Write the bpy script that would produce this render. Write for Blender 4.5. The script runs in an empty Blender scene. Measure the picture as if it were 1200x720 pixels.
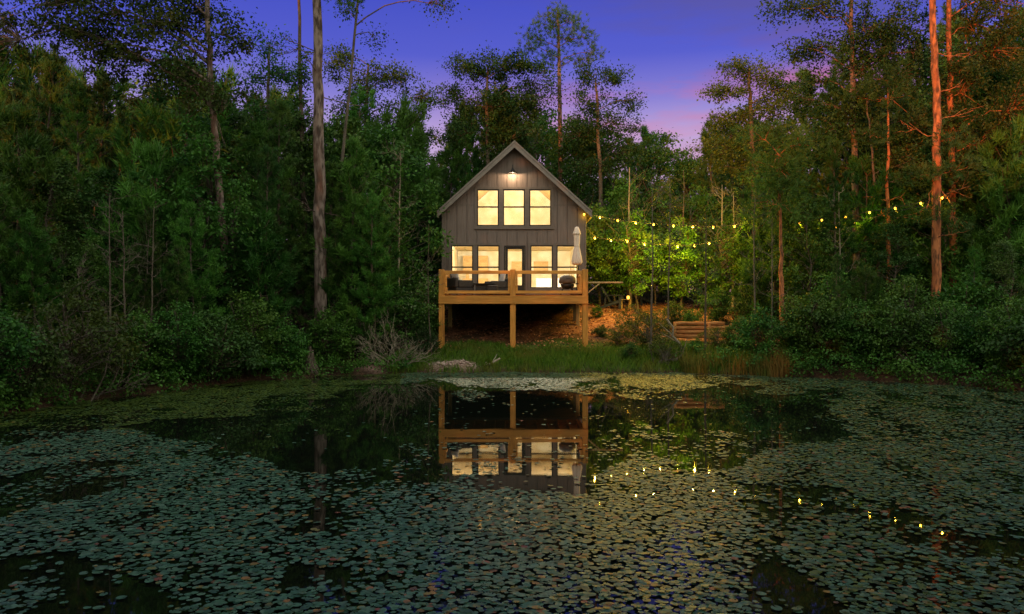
import bpy, math, random
import numpy as np
from mathutils import Vector, Matrix

R = math.radians
rnd = random.Random(11)
rng = np.random.default_rng(11)
S = bpy.context.scene
COL = S.collection
CH, F = 2.16, 900.0                                   # camera height (m), focal length in 1200-wide pixels


def at(px, py, Y):
    """point of the place seen at this spot of the photograph when it stands Y metres away"""
    return Vector(((px - 600.0) / F * Y, Y, CH - (py - 360.0) / F * Y))


# ------------------------------------------------------------------ tags
def tag(o, label=None, cat=None, group=None, kind=None):
    if label: o['label'] = label
    if cat: o['category'] = cat
    if group: o['group'] = group
    if kind: o['kind'] = kind
    return o


def empty(name, loc=(0, 0, 0), rz=0.0):
    o = bpy.data.objects.new(name, None)
    o.empty_display_size = 0.2
    o.location = loc
    o.rotation_euler = (0, 0, rz)
    COL.objects.link(o)
    return o


def link(name, me, mat=None, parent=None):
    o = bpy.data.objects.new(name, me)
    if mat is not None and not me.materials:
        me.materials.append(mat)
    COL.objects.link(o)
    if parent: o.parent = parent
    return o


def copy_tree(o, parent=None):
    c = o.copy()
    COL.objects.link(c)
    if parent: c.parent = parent
    for ch in list(o.children):
        copy_tree(ch, c)
    return c


# ------------------------------------------------------------------ mesh helpers
def mesh_arr(name, verts, faces, var=None, smooth=False):
    """mesh from numpy arrays, all faces with the same number of corners; var = one number per face"""
    verts = np.asarray(verts, dtype=np.float32).reshape(-1, 3)
    faces = np.asarray(faces, dtype=np.int32)
    n, k = faces.shape
    me = bpy.data.meshes.new(name)
    me.vertices.add(len(verts))
    me.vertices.foreach_set('co', verts.ravel())
    me.loops.add(n * k)
    me.loops.foreach_set('vertex_index', faces.ravel())
    me.polygons.add(n)
    me.polygons.foreach_set('loop_start', np.arange(0, n * k, k, dtype=np.int32))
    me.polygons.foreach_set('loop_total', np.full(n, k, dtype=np.int32))
    if smooth:
        me.polygons.foreach_set('use_smooth', np.ones(n, dtype=bool))
    if var is not None:
        a = me.attributes.new('var', 'FLOAT', 'FACE')
        a.data.foreach_set('value', np.asarray(var, dtype=np.float32))
    me.update(calc_edges=True)
    me.validate()
    return me


class MB:
    """collects boxes, bars, tubes and prisms and builds them as one mesh"""
    def __init__(self):
        self.v, self.f, self.s = [], [], []

    def add(self, vs, fs, smooth=False):
        b = len(self.v)
        self.v += [tuple(p) for p in vs]
        self.f += [tuple(b + i for i in f) for f in fs]
        self.s += [smooth] * len(fs)
        return self

    def box(self, x0, x1, y0, y1, z0, z1, M=None):
        vs = [(x, y, z) for x in (x0, x1) for y in (y0, y1) for z in (z0, z1)]
        if M is not None: vs = [M @ Vector(v) for v in vs]
        return self.add(vs, [(0, 1, 3, 2), (4, 6, 7, 5), (0, 4, 5, 1), (2, 3, 7, 6), (0, 2, 6, 4), (1, 5, 7, 3)])

    def bar(self, a, b, w, h, up=(0, 0, 1)):
        a, b = Vector(a), Vector(b)
        d = b - a
        L = d.length
        d.normalize()
        s = d.cross(Vector(up))
        if s.length < 1e-4: s = d.cross(Vector((0, 1, 0)))
        s.normalize()
        u = s.cross(d)
        M = Matrix.Translation(a) @ Matrix((s, d, u)).transposed().to_4x4()
        return self.box(-w / 2, w / 2, 0, L, -h / 2, h / 2, M)

    def tube(self, pts, rad, n=6, cap=True):
        v, q = tube_arr(pts, rad, n)
        self.add(v.tolist(), q.tolist(), True)
        if cap:
            b = len(self.v) - len(v)
            self.f += [tuple(b + i for i in reversed(range(n))), tuple(b + len(v) - n + i for i in range(n))]
            self.s += [False, False]
        return self

    def lathe(self, prof, n=16, c=(0, 0, 0), M=None, fold=0.0, nf=8):
        vs, fs = [], []
        for r, z in prof:
            for i in range(n):
                a = 2 * math.pi * i / n
                rr = r * (1 + fold * math.cos(nf * a))
                p = Vector((rr * math.cos(a), rr * math.sin(a), z))
                if M is not None: p = M @ p
                vs.append(p + Vector(c))
        for k in range(len(prof) - 1):
            for i in range(n):
                j = (i + 1) % n
                fs.append((k * n + i, k * n + j, (k + 1) * n + j, (k + 1) * n + i))
        self.add(vs, fs, True)
        return self

    def poly(self, pts2, y0, y1):
        """prism: a polygon in the x-z plane pushed from y0 to y1"""
        n = len(pts2)
        vs = [(x, y0, z) for x, z in pts2] + [(x, y1, z) for x, z in pts2]
        fs = [tuple(range(n)), tuple(reversed(range(n, 2 * n)))] + [(i, n + i, n + (i + 1) % n, (i + 1) % n) for i in range(n)]
        return self.add(vs, fs)

    def build(self, name, mat, parent=None, bevel=0.0):
        me = bpy.data.meshes.new(name)
        me.from_pydata(self.v, [], self.f)
        me.polygons.foreach_set('use_smooth', self.s)
        me.update()
        import bmesh
        bm = bmesh.new()
        bm.from_mesh(me)
        bmesh.ops.recalc_face_normals(bm, faces=bm.faces)
        if bevel > 0:
            es = [e for e in bm.edges if len(e.link_faces) == 2 and e.calc_face_angle(0) > 0.6]
            bmesh.ops.bevel(bm, geom=es, offset=bevel, segments=1, affect='EDGES', clamp_overlap=True)
        bm.to_mesh(me)
        bm.free()
        return link(name, me, mat, parent)


def tube_arr(pts, rad, n=6):
    P = np.asarray([tuple(p) for p in pts], dtype=float)
    m = len(P)
    rad = np.full(m, rad, float) if np.isscalar(rad) else np.asarray(rad, float)
    T = np.gradient(P, axis=0)
    T /= np.linalg.norm(T, axis=1)[:, None] + 1e-9
    ref = np.array((1.0, 0.0, 0.0)) if abs(T[:, 0]).mean() < 0.8 else np.array((0.0, 0.0, 1.0))
    A = np.cross(T, ref)
    A /= np.linalg.norm(A, axis=1)[:, None] + 1e-9
    B = np.cross(T, A)
    ang = np.arange(n) * 2 * math.pi / n
    V = P[:, None, :] + rad[:, None, None] * (A[:, None, :] * np.cos(ang)[None, :, None] + B[:, None, :] * np.sin(ang)[None, :, None])
    i = np.arange(n)
    j = (i + 1) % n
    q = [np.stack([k * n + i, k * n + j, (k + 1) * n + j, (k + 1) * n + i], 1) for k in range(m - 1)]
    return V.reshape(-1, 3), np.concatenate(q)


class Wood:
    """limbs and twigs of one tree, one mesh of quads"""
    def __init__(self): self.v, self.q, self.n = [], [], 0

    def limb(self, pts, rad, n=5):
        v, q = tube_arr(pts, rad, n)
        self.v.append(v)
        self.q.append(q + self.n)
        self.n += len(v)

    def mesh(self, name): return mesh_arr(name, np.concatenate(self.v), np.concatenate(self.q), smooth=True)


def unit(a): return a / (np.linalg.norm(a, axis=-1, keepdims=True) + 1e-9)


def bend(a, b, sag=0.0, wob=0.05, n=5):
    """a curved path from a to b"""
    a, b = np.asarray(a, float), np.asarray(b, float)
    t = np.linspace(0, 1, n)[:, None]
    P = a + (b - a) * t
    P[:, 2] += sag * np.sin(np.pi * t[:, 0])
    L = np.linalg.norm(b - a)
    P[1:-1] += rng.normal(0, wob * L * 0.5, (n - 2, 3))
    return P


class Needles:
    """long pine needles: one thin triangle each"""
    def __init__(self): self.o, self.d = [], []

    def tufts(self, pos, axis, n=14, spread=0.8, L=0.21):
        pos, axis = np.asarray(pos, float), np.asarray(axis, float)
        m = len(pos)
        d = unit(axis[:, None, :] * 0.75 + rng.normal(0, spread * 0.6, (m, n, 3)))
        o = pos[:, None, :] + rng.normal(0, 0.035, (m, n, 3))
        tone = np.clip(np.repeat(rng.uniform(0, 1, ((m + 3) // 4, 1)), 4, 0)[:m] * 0.7 + rng.uniform(0, 0.3, (m, n)), 0, 1)
        L = L * rng.uniform(0.7, 1.15, (m, n))
        self.o.append(o.reshape(-1, 3))
        self.d.append(np.concatenate([d.reshape(-1, 3), L.reshape(-1, 1), tone.reshape(-1, 1)], 1))

    def mesh(self, name, w=0.014):
        o, d = np.concatenate(self.o), np.concatenate(self.d)
        s = unit(np.cross(d[:, :3], rng.normal(0, 1, (len(o), 3))))
        tip = o + d[:, :3] * d[:, 3:4]
        V = np.stack([o - s * w, o + s * w, tip], 1).reshape(-1, 3)
        return mesh_arr(name, V, np.arange(len(o) * 3).reshape(-1, 3), var=d[:, 4])


class Leaves:
    """broad leaves: one kite-shaped face each"""
    def __init__(self): self.c, self.d, self.nrm, self.L, self.t = [], [], [], [], []

    def clump(self, c, r, n, L=0.11, flat=0.6, tone=None):
        p = rng.normal(0, 0.48, (n, 3)) * r
        p[:, 2] *= flat
        tone = rng.uniform(0, 1) if tone is None else tone
        self.c.append(np.asarray(c, float) + p)
        self.d.append(unit(p / (r + 1e-6) + rng.normal(0, 0.6, (n, 3)) + np.array((0, 0, -0.25))))
        self.nrm.append(unit(rng.normal(0, 0.55, (n, 3)) + np.array((0, 0, 1.0)) + 0.4 * p / r))
        self.L.append(L * rng.uniform(0.6, 1.25, n))
        self.t.append(np.clip(tone * 0.65 + rng.uniform(0, 0.35, n), 0, 1))

    def mesh(self, name, ratio=0.33):
        c, d, nr = np.concatenate(self.c), np.concatenate(self.d), np.concatenate(self.nrm)
        L = np.concatenate(self.L)[:, None]
        s = unit(np.cross(d, nr))
        u = unit(np.cross(s, d))
        V = np.stack([c - d * L * 0.5, c + s * L * ratio + u * L * 0.08, c + d * L * 0.5, c - s * L * ratio + u * L * 0.08], 1).reshape(-1, 3)
        return mesh_arr(name, V, np.arange(len(c) * 4).reshape(-1, 4), var=np.concatenate(self.t))


# ------------------------------------------------------------------ materials
def new_mat(name):
    m = bpy.data.materials.new(name)
    m.use_nodes = True
    nt = m.node_tree
    return m, nt, nt.nodes['Principled BSDF']


def N(nt, t, **kw):
    n = nt.nodes.new(t)
    for k, v in kw.items():
        if k in n.inputs: n.inputs[k].default_value = v
        else: setattr(n, k, v)
    return n


def mixc(nt, fac, a, b, mode='MIX'):
    n = nt.nodes.new('ShaderNodeMix')
    n.data_type = 'RGBA'
    n.blend_type = mode
    for sock, val in ((n.inputs[0], fac), (n.inputs[6], a), (n.inputs[7], b)):
        if hasattr(val, 'node') or hasattr(val, 'is_linked'): nt.links.new(val, sock)
        elif isinstance(val, (int, float)): sock.default_value = val
        else: sock.default_value = (*val, 1)
    return n.outputs[2]


def rough_noise(nt, scale, lo, hi, coord='Object', stretch=(1, 1, 1), detail=5):
    tc = N(nt, 'ShaderNodeTexCoord')
    mp = N(nt, 'ShaderNodeMapping')
    mp.inputs['Scale'].default_value = stretch
    nt.links.new(tc.outputs[coord], mp.inputs[0])
    no = N(nt, 'ShaderNodeTexNoise', Scale=scale, Detail=detail)
    nt.links.new(mp.outputs[0], no.inputs['Vector'])
    mr = N(nt, 'ShaderNodeMapRange')
    mr.inputs[1].default_value, mr.inputs[2].default_value = lo, hi
    nt.links.new(no.outputs['Fac'], mr.inputs[0])
    return mr.outputs[0]


def mat_noise(name, a, b, scale=6, rough=0.7, lo=0.35, hi=0.65, stretch=(1, 1, 1), bump=0.0, bscale=None, spec=0.3, metal=0.0, c=None):
    m, nt, p = new_mat(name)
    f = rough_noise(nt, scale, lo, hi, stretch=stretch)
    col = mixc(nt, f, a, b)
    if c is not None:
        col = mixc(nt, rough_noise(nt, scale * 0.31, 0.5, 0.7, stretch=stretch), col, c)
    nt.links.new(col, p.inputs['Base Color'])
    p.inputs['Roughness'].default_value = rough
    p.inputs['Specular IOR Level'].default_value = spec
    p.inputs['Metallic'].default_value = metal
    if bump:
        bp = N(nt, 'ShaderNodeBump', Strength=bump, Distance=0.02)
        nt.links.new(rough_noise(nt, bscale or scale * 2, 0.0, 1.0, stretch=stretch), bp.inputs['Height'])
        nt.links.new(bp.outputs[0], p.inputs['Normal'])
    return m


def mat_leaf(name, a, b, c, trans=0.3, rough=0.55):
    """a to b from leaf to leaf, towards c from clump to clump and tree to tree"""
    m, nt, p = new_mat(name)
    at_ = N(nt, 'ShaderNodeAttribute', attribute_name='var')
    col = mixc(nt, at_.outputs['Fac'], a, b)
    col = mixc(nt, rough_noise(nt, 0.9, 0.5, 0.75), col, c)
    oi = N(nt, 'ShaderNodeObjectInfo')
    hsv = N(nt, 'ShaderNodeHueSaturation')
    mr = N(nt, 'ShaderNodeMapRange')
    mr.inputs[3].default_value, mr.inputs[4].default_value = 0.48, 0.52
    nt.links.new(oi.outputs['Random'], mr.inputs[0])
    nt.links.new(mr.outputs[0], hsv.inputs['Hue'])
    mr2 = N(nt, 'ShaderNodeMapRange')
    mr2.inputs[3].default_value, mr2.inputs[4].default_value = 0.6, 1.35
    mul = N(nt, 'ShaderNodeMath', operation='FRACT')
    mu = N(nt, 'ShaderNodeMath', operation='MULTIPLY')
    mu.inputs[1].default_value = 7.31
    nt.links.new(oi.outputs['Random'], mu.inputs[0])
    nt.links.new(mu.outputs[0], mul.inputs[0])
    nt.links.new(mul.outputs[0], mr2.inputs[0])
    nt.links.new(mr2.outputs[0], hsv.inputs['Value'])
    nt.links.new(col, hsv.inputs['Color'])
    nt.links.new(hsv.outputs[0], p.inputs['Base Color'])
    p.inputs['Roughness'].default_value = rough
    p.inputs['Specular IOR Level'].default_value = 0.25
    tr = N(nt, 'ShaderNodeBsdfTranslucent')
    nt.links.new(hsv.outputs[0], tr.inputs['Color'])
    ms = N(nt, 'ShaderNodeMixShader')
    ms.inputs[0].default_value = trans
    nt.links.new(p.outputs[0], ms.inputs[1])
    nt.links.new(tr.outputs[0], ms.inputs[2])
    nt.links.new(ms.outputs[0], nt.nodes['Material Output'].inputs['Surface'])
    return m


def mat_emit(name, col, strength):
    m, nt, p = new_mat(name)
    p.inputs['Base Color'].default_value = (*col, 1)
    p.inputs['Emission Color'].default_value = (*col, 1)
    p.inputs['Emission Strength'].default_value = strength
    return m


M = {}
M['siding'] = mat_noise('dark_taupe_siding', (0.146, 0.117, 0.109), (0.188, 0.153, 0.143), 3, 0.75, stretch=(6, 6, 0.5), bump=0.15, bscale=30)
M['casing'] = mat_noise('taupe_trim', (0.13, 0.108, 0.098), (0.155, 0.13, 0.118), 8, 0.6)
M['fascia'] = mat_noise('grey_fascia', (0.17, 0.148, 0.137), (0.215, 0.19, 0.177), 5, 0.6, stretch=(1, 1, 1))
M['soffit'] = mat_noise('dark_soffit', (0.06, 0.052, 0.048), (0.08, 0.07, 0.062), 4, 0.8)
M['roof'] = mat_noise('dark_metal_roof', (0.05, 0.05, 0.052), (0.08, 0.078, 0.078), 3, 0.45, metal=0.4)
M['sash'] = mat_noise('black_window_frame', (0.022, 0.02, 0.019), (0.03, 0.027, 0.025), 8, 0.5)
M['doorblack'] = mat_noise('black_door_paint', (0.018, 0.016, 0.017), (0.03, 0.026, 0.026), 4, 0.45)
M['cream'] = mat_noise('cream_interior_wall', (0.70, 0.57, 0.33), (0.87, 0.81, 0.62), 1.6, 0.8, c=(0.78, 0.67, 0.46))
M['pine'] = mat_noise('golden_pine_lining', (0.72, 0.45, 0.16), (0.82, 0.6, 0.27), 2.5, 0.6, stretch=(1, 6, 1))
M['cabinet'] = mat_noise('tan_wood_cabinet', (0.55, 0.34, 0.12), (0.66, 0.44, 0.18), 3, 0.5, stretch=(1, 1, 4))
M['deck'] = mat_noise('stained_cedar', (0.45, 0.185, 0.032), (0.58, 0.26, 0.052), 4, 0.62, stretch=(0.5, 3, 6), bump=0.2, bscale=18, c=(0.32, 0.13, 0.028))
M['deckpost'] = mat_noise('stained_cedar_post', (0.48, 0.20, 0.034), (0.63, 0.285, 0.058), 4, 0.62, stretch=(6, 6, 0.7), bump=0.2, bscale=18, c=(0.36, 0.15, 0.032))
M['deckrail'] = mat_noise('stained_cedar_rail', (0.55, 0.235, 0.042), (0.70, 0.33, 0.075), 4, 0.6, stretch=(0.6, 3, 6), bump=0.2, bscale=18, c=(0.4, 0.17, 0.04))
M['oldwood'] = mat_noise('weathered_yellow_wood', (0.36, 0.25, 0.10), (0.5, 0.36, 0.16), 5, 0.7, stretch=(4, 4, 1))
M['concrete'] = mat_noise('pier_concrete', (0.2, 0.18, 0.16), (0.3, 0.28, 0.25), 8, 0.9)
M['blackmetal'] = mat_noise('black_powder_coat', (0.012, 0.012, 0.013), (0.022, 0.021, 0.022), 10, 0.45)
M['wicker'] = mat_noise('charcoal_wicker', (0.018, 0.018, 0.021), (0.045, 0.043, 0.045), 40, 0.6, bump=0.4, bscale=60)
M['cushion'] = mat_noise('light_grey_cushion', (0.42, 0.41, 0.43), (0.52, 0.5, 0.51), 12, 0.9)
M['darkcushion'] = mat_noise('dark_grey_cushion', (0.07, 0.07, 0.078), (0.11, 0.108, 0.115), 12, 0.9)
M['umbrella'] = mat_noise('beige_umbrella_cloth', (0.74, 0.58, 0.49), (0.8, 0.66, 0.56), 8, 0.9)
M['grill'] = mat_noise('brown_grill_cover', (0.075, 0.055, 0.045), (0.12, 0.09, 0.075), 6, 0.6)
M['navy'] = mat_noise('navy_chair_paint', (0.010, 0.016, 0.034), (0.02, 0.03, 0.055), 6, 0.5)
M['timber'] = mat_noise('orange_timber', (0.30, 0.12, 0.036), (0.5, 0.23, 0.08), 5, 0.85, stretch=(0.8, 3, 5), bump=0.3, bscale=12, c=(0.3, 0.11, 0.03))
M['bark_pine'] = mat_noise('pine_bark', (0.045, 0.032, 0.028), (0.21, 0.165, 0.15), 9, 0.95, 0.4, 0.6, stretch=(1, 1, 0.3), bump=1.0, bscale=14, c=(0.11, 0.06, 0.045))
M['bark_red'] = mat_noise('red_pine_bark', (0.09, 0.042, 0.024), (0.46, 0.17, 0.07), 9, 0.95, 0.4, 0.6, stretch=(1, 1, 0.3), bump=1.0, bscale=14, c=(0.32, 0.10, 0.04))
M['bark_grey'] = mat_noise('grey_bark', (0.055, 0.047, 0.038), (0.14, 0.12, 0.10), 10, 0.95, 0.3, 0.7, stretch=(1, 1, 0.3), bump=0.6, bscale=20)
M['bark_dark'] = mat_noise('dark_twig_bark', (0.055, 0.042, 0.033), (0.11, 0.088, 0.07), 10, 0.95, stretch=(1, 1, 0.4))
M['bark_pale'] = mat_noise('pale_bark', (0.17, 0.145, 0.11), (0.30, 0.265, 0.21), 10, 0.95, 0.3, 0.7, stretch=(1, 1, 0.5), bump=0.4, bscale=20)
M['needles'] = mat_leaf('pine_needles', (0.010, 0.058, 0.008), (0.075, 0.215, 0.030), (0.060, 0.15, 0.020))
M['needles_dark'] = mat_leaf('dark_pine_needles', (0.011, 0.043, 0.009), (0.064, 0.150, 0.026), (0.07, 0.12, 0.022))
M['leaf'] = mat_leaf('green_leaves', (0.011, 0.053, 0.008), (0.075, 0.19, 0.026), (0.075, 0.145, 0.02))
M['leaf_dark'] = mat_leaf('dark_green_leaves', (0.010, 0.036, 0.009), (0.056, 0.125, 0.024), (0.065, 0.105, 0.02))
M['leaf_lit_tint'] = mat_leaf('lit_tint_leaves', (0.04, 0.13, 0.014), (0.14, 0.26, 0.03), (0.19, 0.20, 0.025), 0.4)  # green leaves with the string lights' brightness put into the colour
M['leaf_autumn'] = mat_leaf('yellowing_leaves', (0.02, 0.042, 0.009), (0.085, 0.105, 0.018), (0.14, 0.085, 0.014), 0.4)
M['leaf_yellowing'] = mat_leaf('green_leaves_turning', (0.014, 0.048, 0.010), (0.066, 0.135, 0.022), (0.10, 0.105, 0.016), 0.4)
M['leaf_olive'] = mat_leaf('olive_leaves', (0.03, 0.06, 0.010), (0.09, 0.125, 0.017), (0.08, 0.12, 0.016))
M['grass'] = mat_leaf('grass_blades', (0.06, 0.16, 0.012), (0.19, 0.31, 0.03), (0.25, 0.22, 0.05), 0.35)
M['reed'] = mat_leaf('reed_blades', (0.06, 0.10, 0.014), (0.2, 0.19, 0.04), (0.24, 0.12, 0.03), 0.35)
M['pad'] = mat_leaf('lily_pad', (0.055, 0.125, 0.075), (0.10, 0.17, 0.10), (0.085, 0.13, 0.095), 0.0, 0.38)
M['bulb'] = mat_emit('lit_bulb_glass', (1.0, 0.52, 0.05), 5.0)
M['lampglow'] = mat_emit('lit_lamp_bulb', (1.0, 0.8, 0.5), 6.0)


def mat_glass():
    m, nt, p = new_mat('window_glass')
    tr = N(nt, 'ShaderNodeBsdfTransparent')
    gl = N(nt, 'ShaderNodeBsdfGlossy', Roughness=0.03)
    fr = N(nt, 'ShaderNodeFresnel', IOR=1.5)
    ms = N(nt, 'ShaderNodeMixShader')
    nt.links.new(fr.outputs[0], ms.inputs[0])
    nt.links.new(tr.outputs[0], ms.inputs[1])
    nt.links.new(gl.outputs[0], ms.inputs[2])
    nt.links.new(ms.outputs[0], nt.nodes['Material Output'].inputs['Surface'])
    return m


M['glass'] = mat_glass()


def mat_pads():
    m, nt, p = new_mat('lily_pads')
    a = N(nt, 'ShaderNodeAttribute', attribute_name='var')
    ramp = N(nt, 'ShaderNodeValToRGB')
    cr = ramp.color_ramp
    cr.interpolation = 'LINEAR'
    stops = [(0.0, (0.035, 0.075, 0.012)), (0.12, (0.075, 0.11, 0.012)), (0.22, (0.02, 0.07, 0.036)), (0.55, (0.055, 0.14, 0.08)),
             (0.8, (0.085, 0.155, 0.10)), (0.86, (0.14, 0.13, 0.03)), (0.93, (0.24, 0.14, 0.03)), (1.0, (0.17, 0.05, 0.03))]
    while len(cr.elements) < len(stops): cr.elements.new(0.5)
    for e, (pos, c) in zip(cr.elements, stops):
        e.position = pos
        e.color = (*c, 1)
    nt.links.new(a.outputs['Fac'], ramp.inputs[0])
    col = mixc(nt, rough_noise(nt, 9, 0.45, 0.75), ramp.outputs[0], (0.02, 0.04, 0.018))
    nt.links.new(col, p.inputs['Base Color'])
    p.inputs['Roughness'].default_value = 0.42
    p.inputs['Specular IOR Level'].default_value = 0.25
    bp = N(nt, 'ShaderNodeBump', Strength=0.25, Distance=0.01)
    nt.links.new(rough_noise(nt, 25, 0, 1), bp.inputs['Height'])
    nt.links.new(bp.outputs[0], p.inputs['Normal'])
    return m


M['pads'] = mat_pads()


def mat_water():
    m, nt, p = new_mat('dark_pond_water')
    p.inputs['Base Color'].default_value = (0.004, 0.006, 0.004, 1)
    p.inputs['Roughness'].default_value = 0.02
    p.inputs['IOR'].default_value = 1.33
    bp = N(nt, 'ShaderNodeBump', Strength=0.035, Distance=0.01)
    nt.links.new(rough_noise(nt, 1.6, 0, 1, stretch=(0.7, 2.0, 1), detail=3), bp.inputs['Height'])
    nt.links.new(bp.outputs[0], p.inputs['Normal'])
    return m


def mat_ground():
    m, nt, p = new_mat('forest_floor')
    col = mixc(nt, rough_noise(nt, 1.3, 0.35, 0.65), (0.018, 0.013, 0.009), (0.045, 0.027, 0.017))
    col = mixc(nt, rough_noise(nt, 14, 0.45, 0.62), col, (0.07, 0.043, 0.027))
    def attr(nm): return N(nt, 'ShaderNodeAttribute', attribute_name=nm).outputs['Fac']
    clay = mixc(nt, rough_noise(nt, 9, 0.35, 0.65), (0.24, 0.085, 0.04), (0.40, 0.20, 0.13))
    clay = mixc(nt, rough_noise(nt, 22, 0.5, 0.6), clay, (0.10, 0.055, 0.032))
    clay = mixc(nt, rough_noise(nt, 1.1, 0.45, 0.6), clay, (0.07, 0.045, 0.028))
    col = mixc(nt, attr('clay'), col, clay)
    col = mixc(nt, attr('green'), col, mixc(nt, rough_noise(nt, 8, 0.35, 0.65), (0.035, 0.06, 0.012), (0.07, 0.10, 0.022)))
    sand = mixc(nt, rough_noise(nt, 16, 0.4, 0.6), (0.33, 0.22, 0.185), (0.12, 0.07, 0.055))
    col = mixc(nt, attr('sand'), col, sand)
    nt.links.new(col, p.inputs['Base Color'])
    p.inputs['Roughness'].default_value = 0.95
    p.inputs['Specular IOR Level'].default_value = 0.1
    bp = N(nt, 'ShaderNodeBump', Strength=0.8, Distance=0.05)
    nt.links.new(rough_noise(nt, 18, 0, 1), bp.inputs['Height'])
    nt.links.new(bp.outputs[0], p.inputs['Normal'])
    return m


# ------------------------------------------------------------------ pond outline and terrain
POND = np.array([(-11, -14), (-13, 0), (-12, 8), (-10.6, 14.5), (-9.3, 18.9), (-7.4, 22.4), (-5.2, 24.3), (-2.9, 25.2), (0, 25.3), (3, 25.2),
                 (5.6, 25.1), (8.0, 24.0), (10.5, 22.5), (12.4, 20.9), (13.6, 19.0), (14.6, 14), (15.2, 8), (15, 0), (12, -14)], float)


def shore_dist(x, y):
    """distance to the shoreline, positive on land"""
    x, y = np.asarray(x, float), np.asarray(y, float)
    best = np.full(x.shape, 1e9)
    inside = np.zeros(x.shape, bool)
    n = len(POND)
    for i in range(n):
        (ax, ay), (bx, by) = POND[i], POND[(i + 1) % n]
        t = np.clip(((x - ax) * (bx - ax) + (y - ay) * (by - ay)) / ((bx - ax) ** 2 + (by - ay) ** 2), 0, 1)
        best = np.minimum(best, np.hypot(x - ax - t * (bx - ax), y - ay - t * (by - ay)))
        c = ((ay > y) != (by > y)) & (x < (bx - ax) * (y - ay) / (by - ay + 1e-12) + ax)
        inside ^= c
    wob = 0.14 * np.sin(x * 2.1 + 0.7 * y) + 0.10 * np.sin(x * 4.7 - 1.3 * y) + 0.06 * np.sin(9.1 * x + 5 * y)
    return np.where(inside, -best, best) + wob


def sstep(a, b, v):
    t = np.clip((v - a) / (b - a), 0, 1)
    return t * t * (3 - 2 * t)


def height(x, y):
    x, y = np.asarray(x, float), np.asarray(y, float)
    d = shore_dist(x, y)
    dl = np.maximum(d, 0)
    slope = 0.10 + 0.09 * sstep(-6.5, -2.5, x) * sstep(16, 9, x)
    h = 0.14 * (1 - np.exp(-dl / 0.22)) + slope * np.minimum(dl, 10.5) + 0.045 * np.clip(dl - 10.5, 0, 60)
    h += (0.05 * np.sin(x * 1.7 + y * 0.6) + 0.05 * np.sin(y * 2.3 - x * 0.9)) * np.clip(dl / 2, 0, 1)
    h += 0.05 * sstep(0, 2.6, x) * sstep(0.5, 2.5, dl) * sstep(12, 5, x)
    h += 0.05 * np.exp(-(((x + 1.95) / 0.75) ** 2 + ((y - 25.75) / 0.35) ** 2))
    return np.where(d > 0, h, np.maximum(-0.25 + 0 * d, 0.5 * d) + np.maximum(-1.2, 0.25 * np.minimum(d + 0.5, 0)))


def gz(x, y): return float(height(np.array([x]), np.array([y]))[0])


def build_ground():
    def axis(lo, hi, step):
        a = np.arange(lo, hi + 1e-6, step)
        out, s, v = [], step, hi
        while v < 1500:
            s *= 1.35
            v += s
            out.append(v)
        inn, s, v = [], step, lo
        while v > -1500:
            s *= 1.35
            v -= s
            inn.append(v)
        return np.concatenate([inn[::-1], a, out])
    xs, ys = axis(-20, 20, 0.22), axis(10, 46, 0.2)
    X, Y = np.meshgrid(xs, ys)
    Z = height(X, Y)
    far = np.hypot(X, Y - 20)
    Z = np.where(far > 150, Z.clip(-1, 5) * 0 + 4.5, Z) if False else Z
    V = np.stack([X, Y, Z], -1).reshape(-1, 3)
    nx, ny = len(xs), len(ys)
    i = np.arange(nx * (ny - 1)).reshape(ny - 1, nx)[:, :-1].ravel()
    me = mesh_arr('ground', V, np.stack([i, i + 1, i + nx + 1, i + nx], 1), smooth=True)
    x, y = V[:, 0], V[:, 1]
    d = shore_dist(x, y)
    nz = 0.5 + 0.25 * np.sin(x * 3.1 + y) + 0.25 * np.sin(y * 4.3 - 1.7 * x)
    clay = sstep(-3.4, -2.4, x) * sstep(9.5, 8.2, x) * sstep(3.0, 3.9, d - 0.5 * nz) * sstep(16, 13, y - 25)
    clay *= 0.55 + 0.45 * sstep(2.7, 3.3, x)
    green = sstep(-4.2, -3.2, x) * sstep(9, 7.5, x) * sstep(0.05, 0.3, d) * sstep(3.9, 3.0, d - 0.5 * nz)
    sand = np.exp(-(((x + 1.95) / 0.85) ** 4 + ((y - 25.75) / 0.42) ** 4)) + 0.8 * np.exp(-(((x + 4.7) / 0.5) ** 4 + ((y - 24.9) / 0.3) ** 4))
    for nm, a in (('clay', clay), ('green', green), ('sand', sand)):
        at_ = me.attributes.new(nm, 'FLOAT', 'POINT')
        at_.data.foreach_set('value', np.clip(a, 0, 1).astype(np.float32))
    o = link('ground', me, mat_ground())
    tag(o, 'brown leaf-strewn forest floor rising from the pond to the cabin', 'ground', kind='structure')


def build_water():
    me = mesh_arr('pond_water', [(-40, -30, 0), (40, -30, 0), (40, 40, 0), (-40, 40, 0)], [(0, 1, 2, 3)])
    # only the pond's own sheet: cut to a rectangle that the banks stand above
    o = link('pond_water', me, mat_water())
    tag(o, 'still black pond water mirroring the cabin', 'water', kind='structure')


build_ground()
build_water()


# ------------------------------------------------------------------ lily pads
def in_poly(px, py, poly):
    c = np.zeros(px.shape, bool)
    n = len(poly)
    for i in range(n):
        (ax, ay), (bx, by) = poly[i], poly[(i + 1) % n]
        c ^= ((ay > py) != (by > py)) & (px < (bx - ax) * (py - ay) / (by - ay + 1e-12) + ax)
    return c


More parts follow.
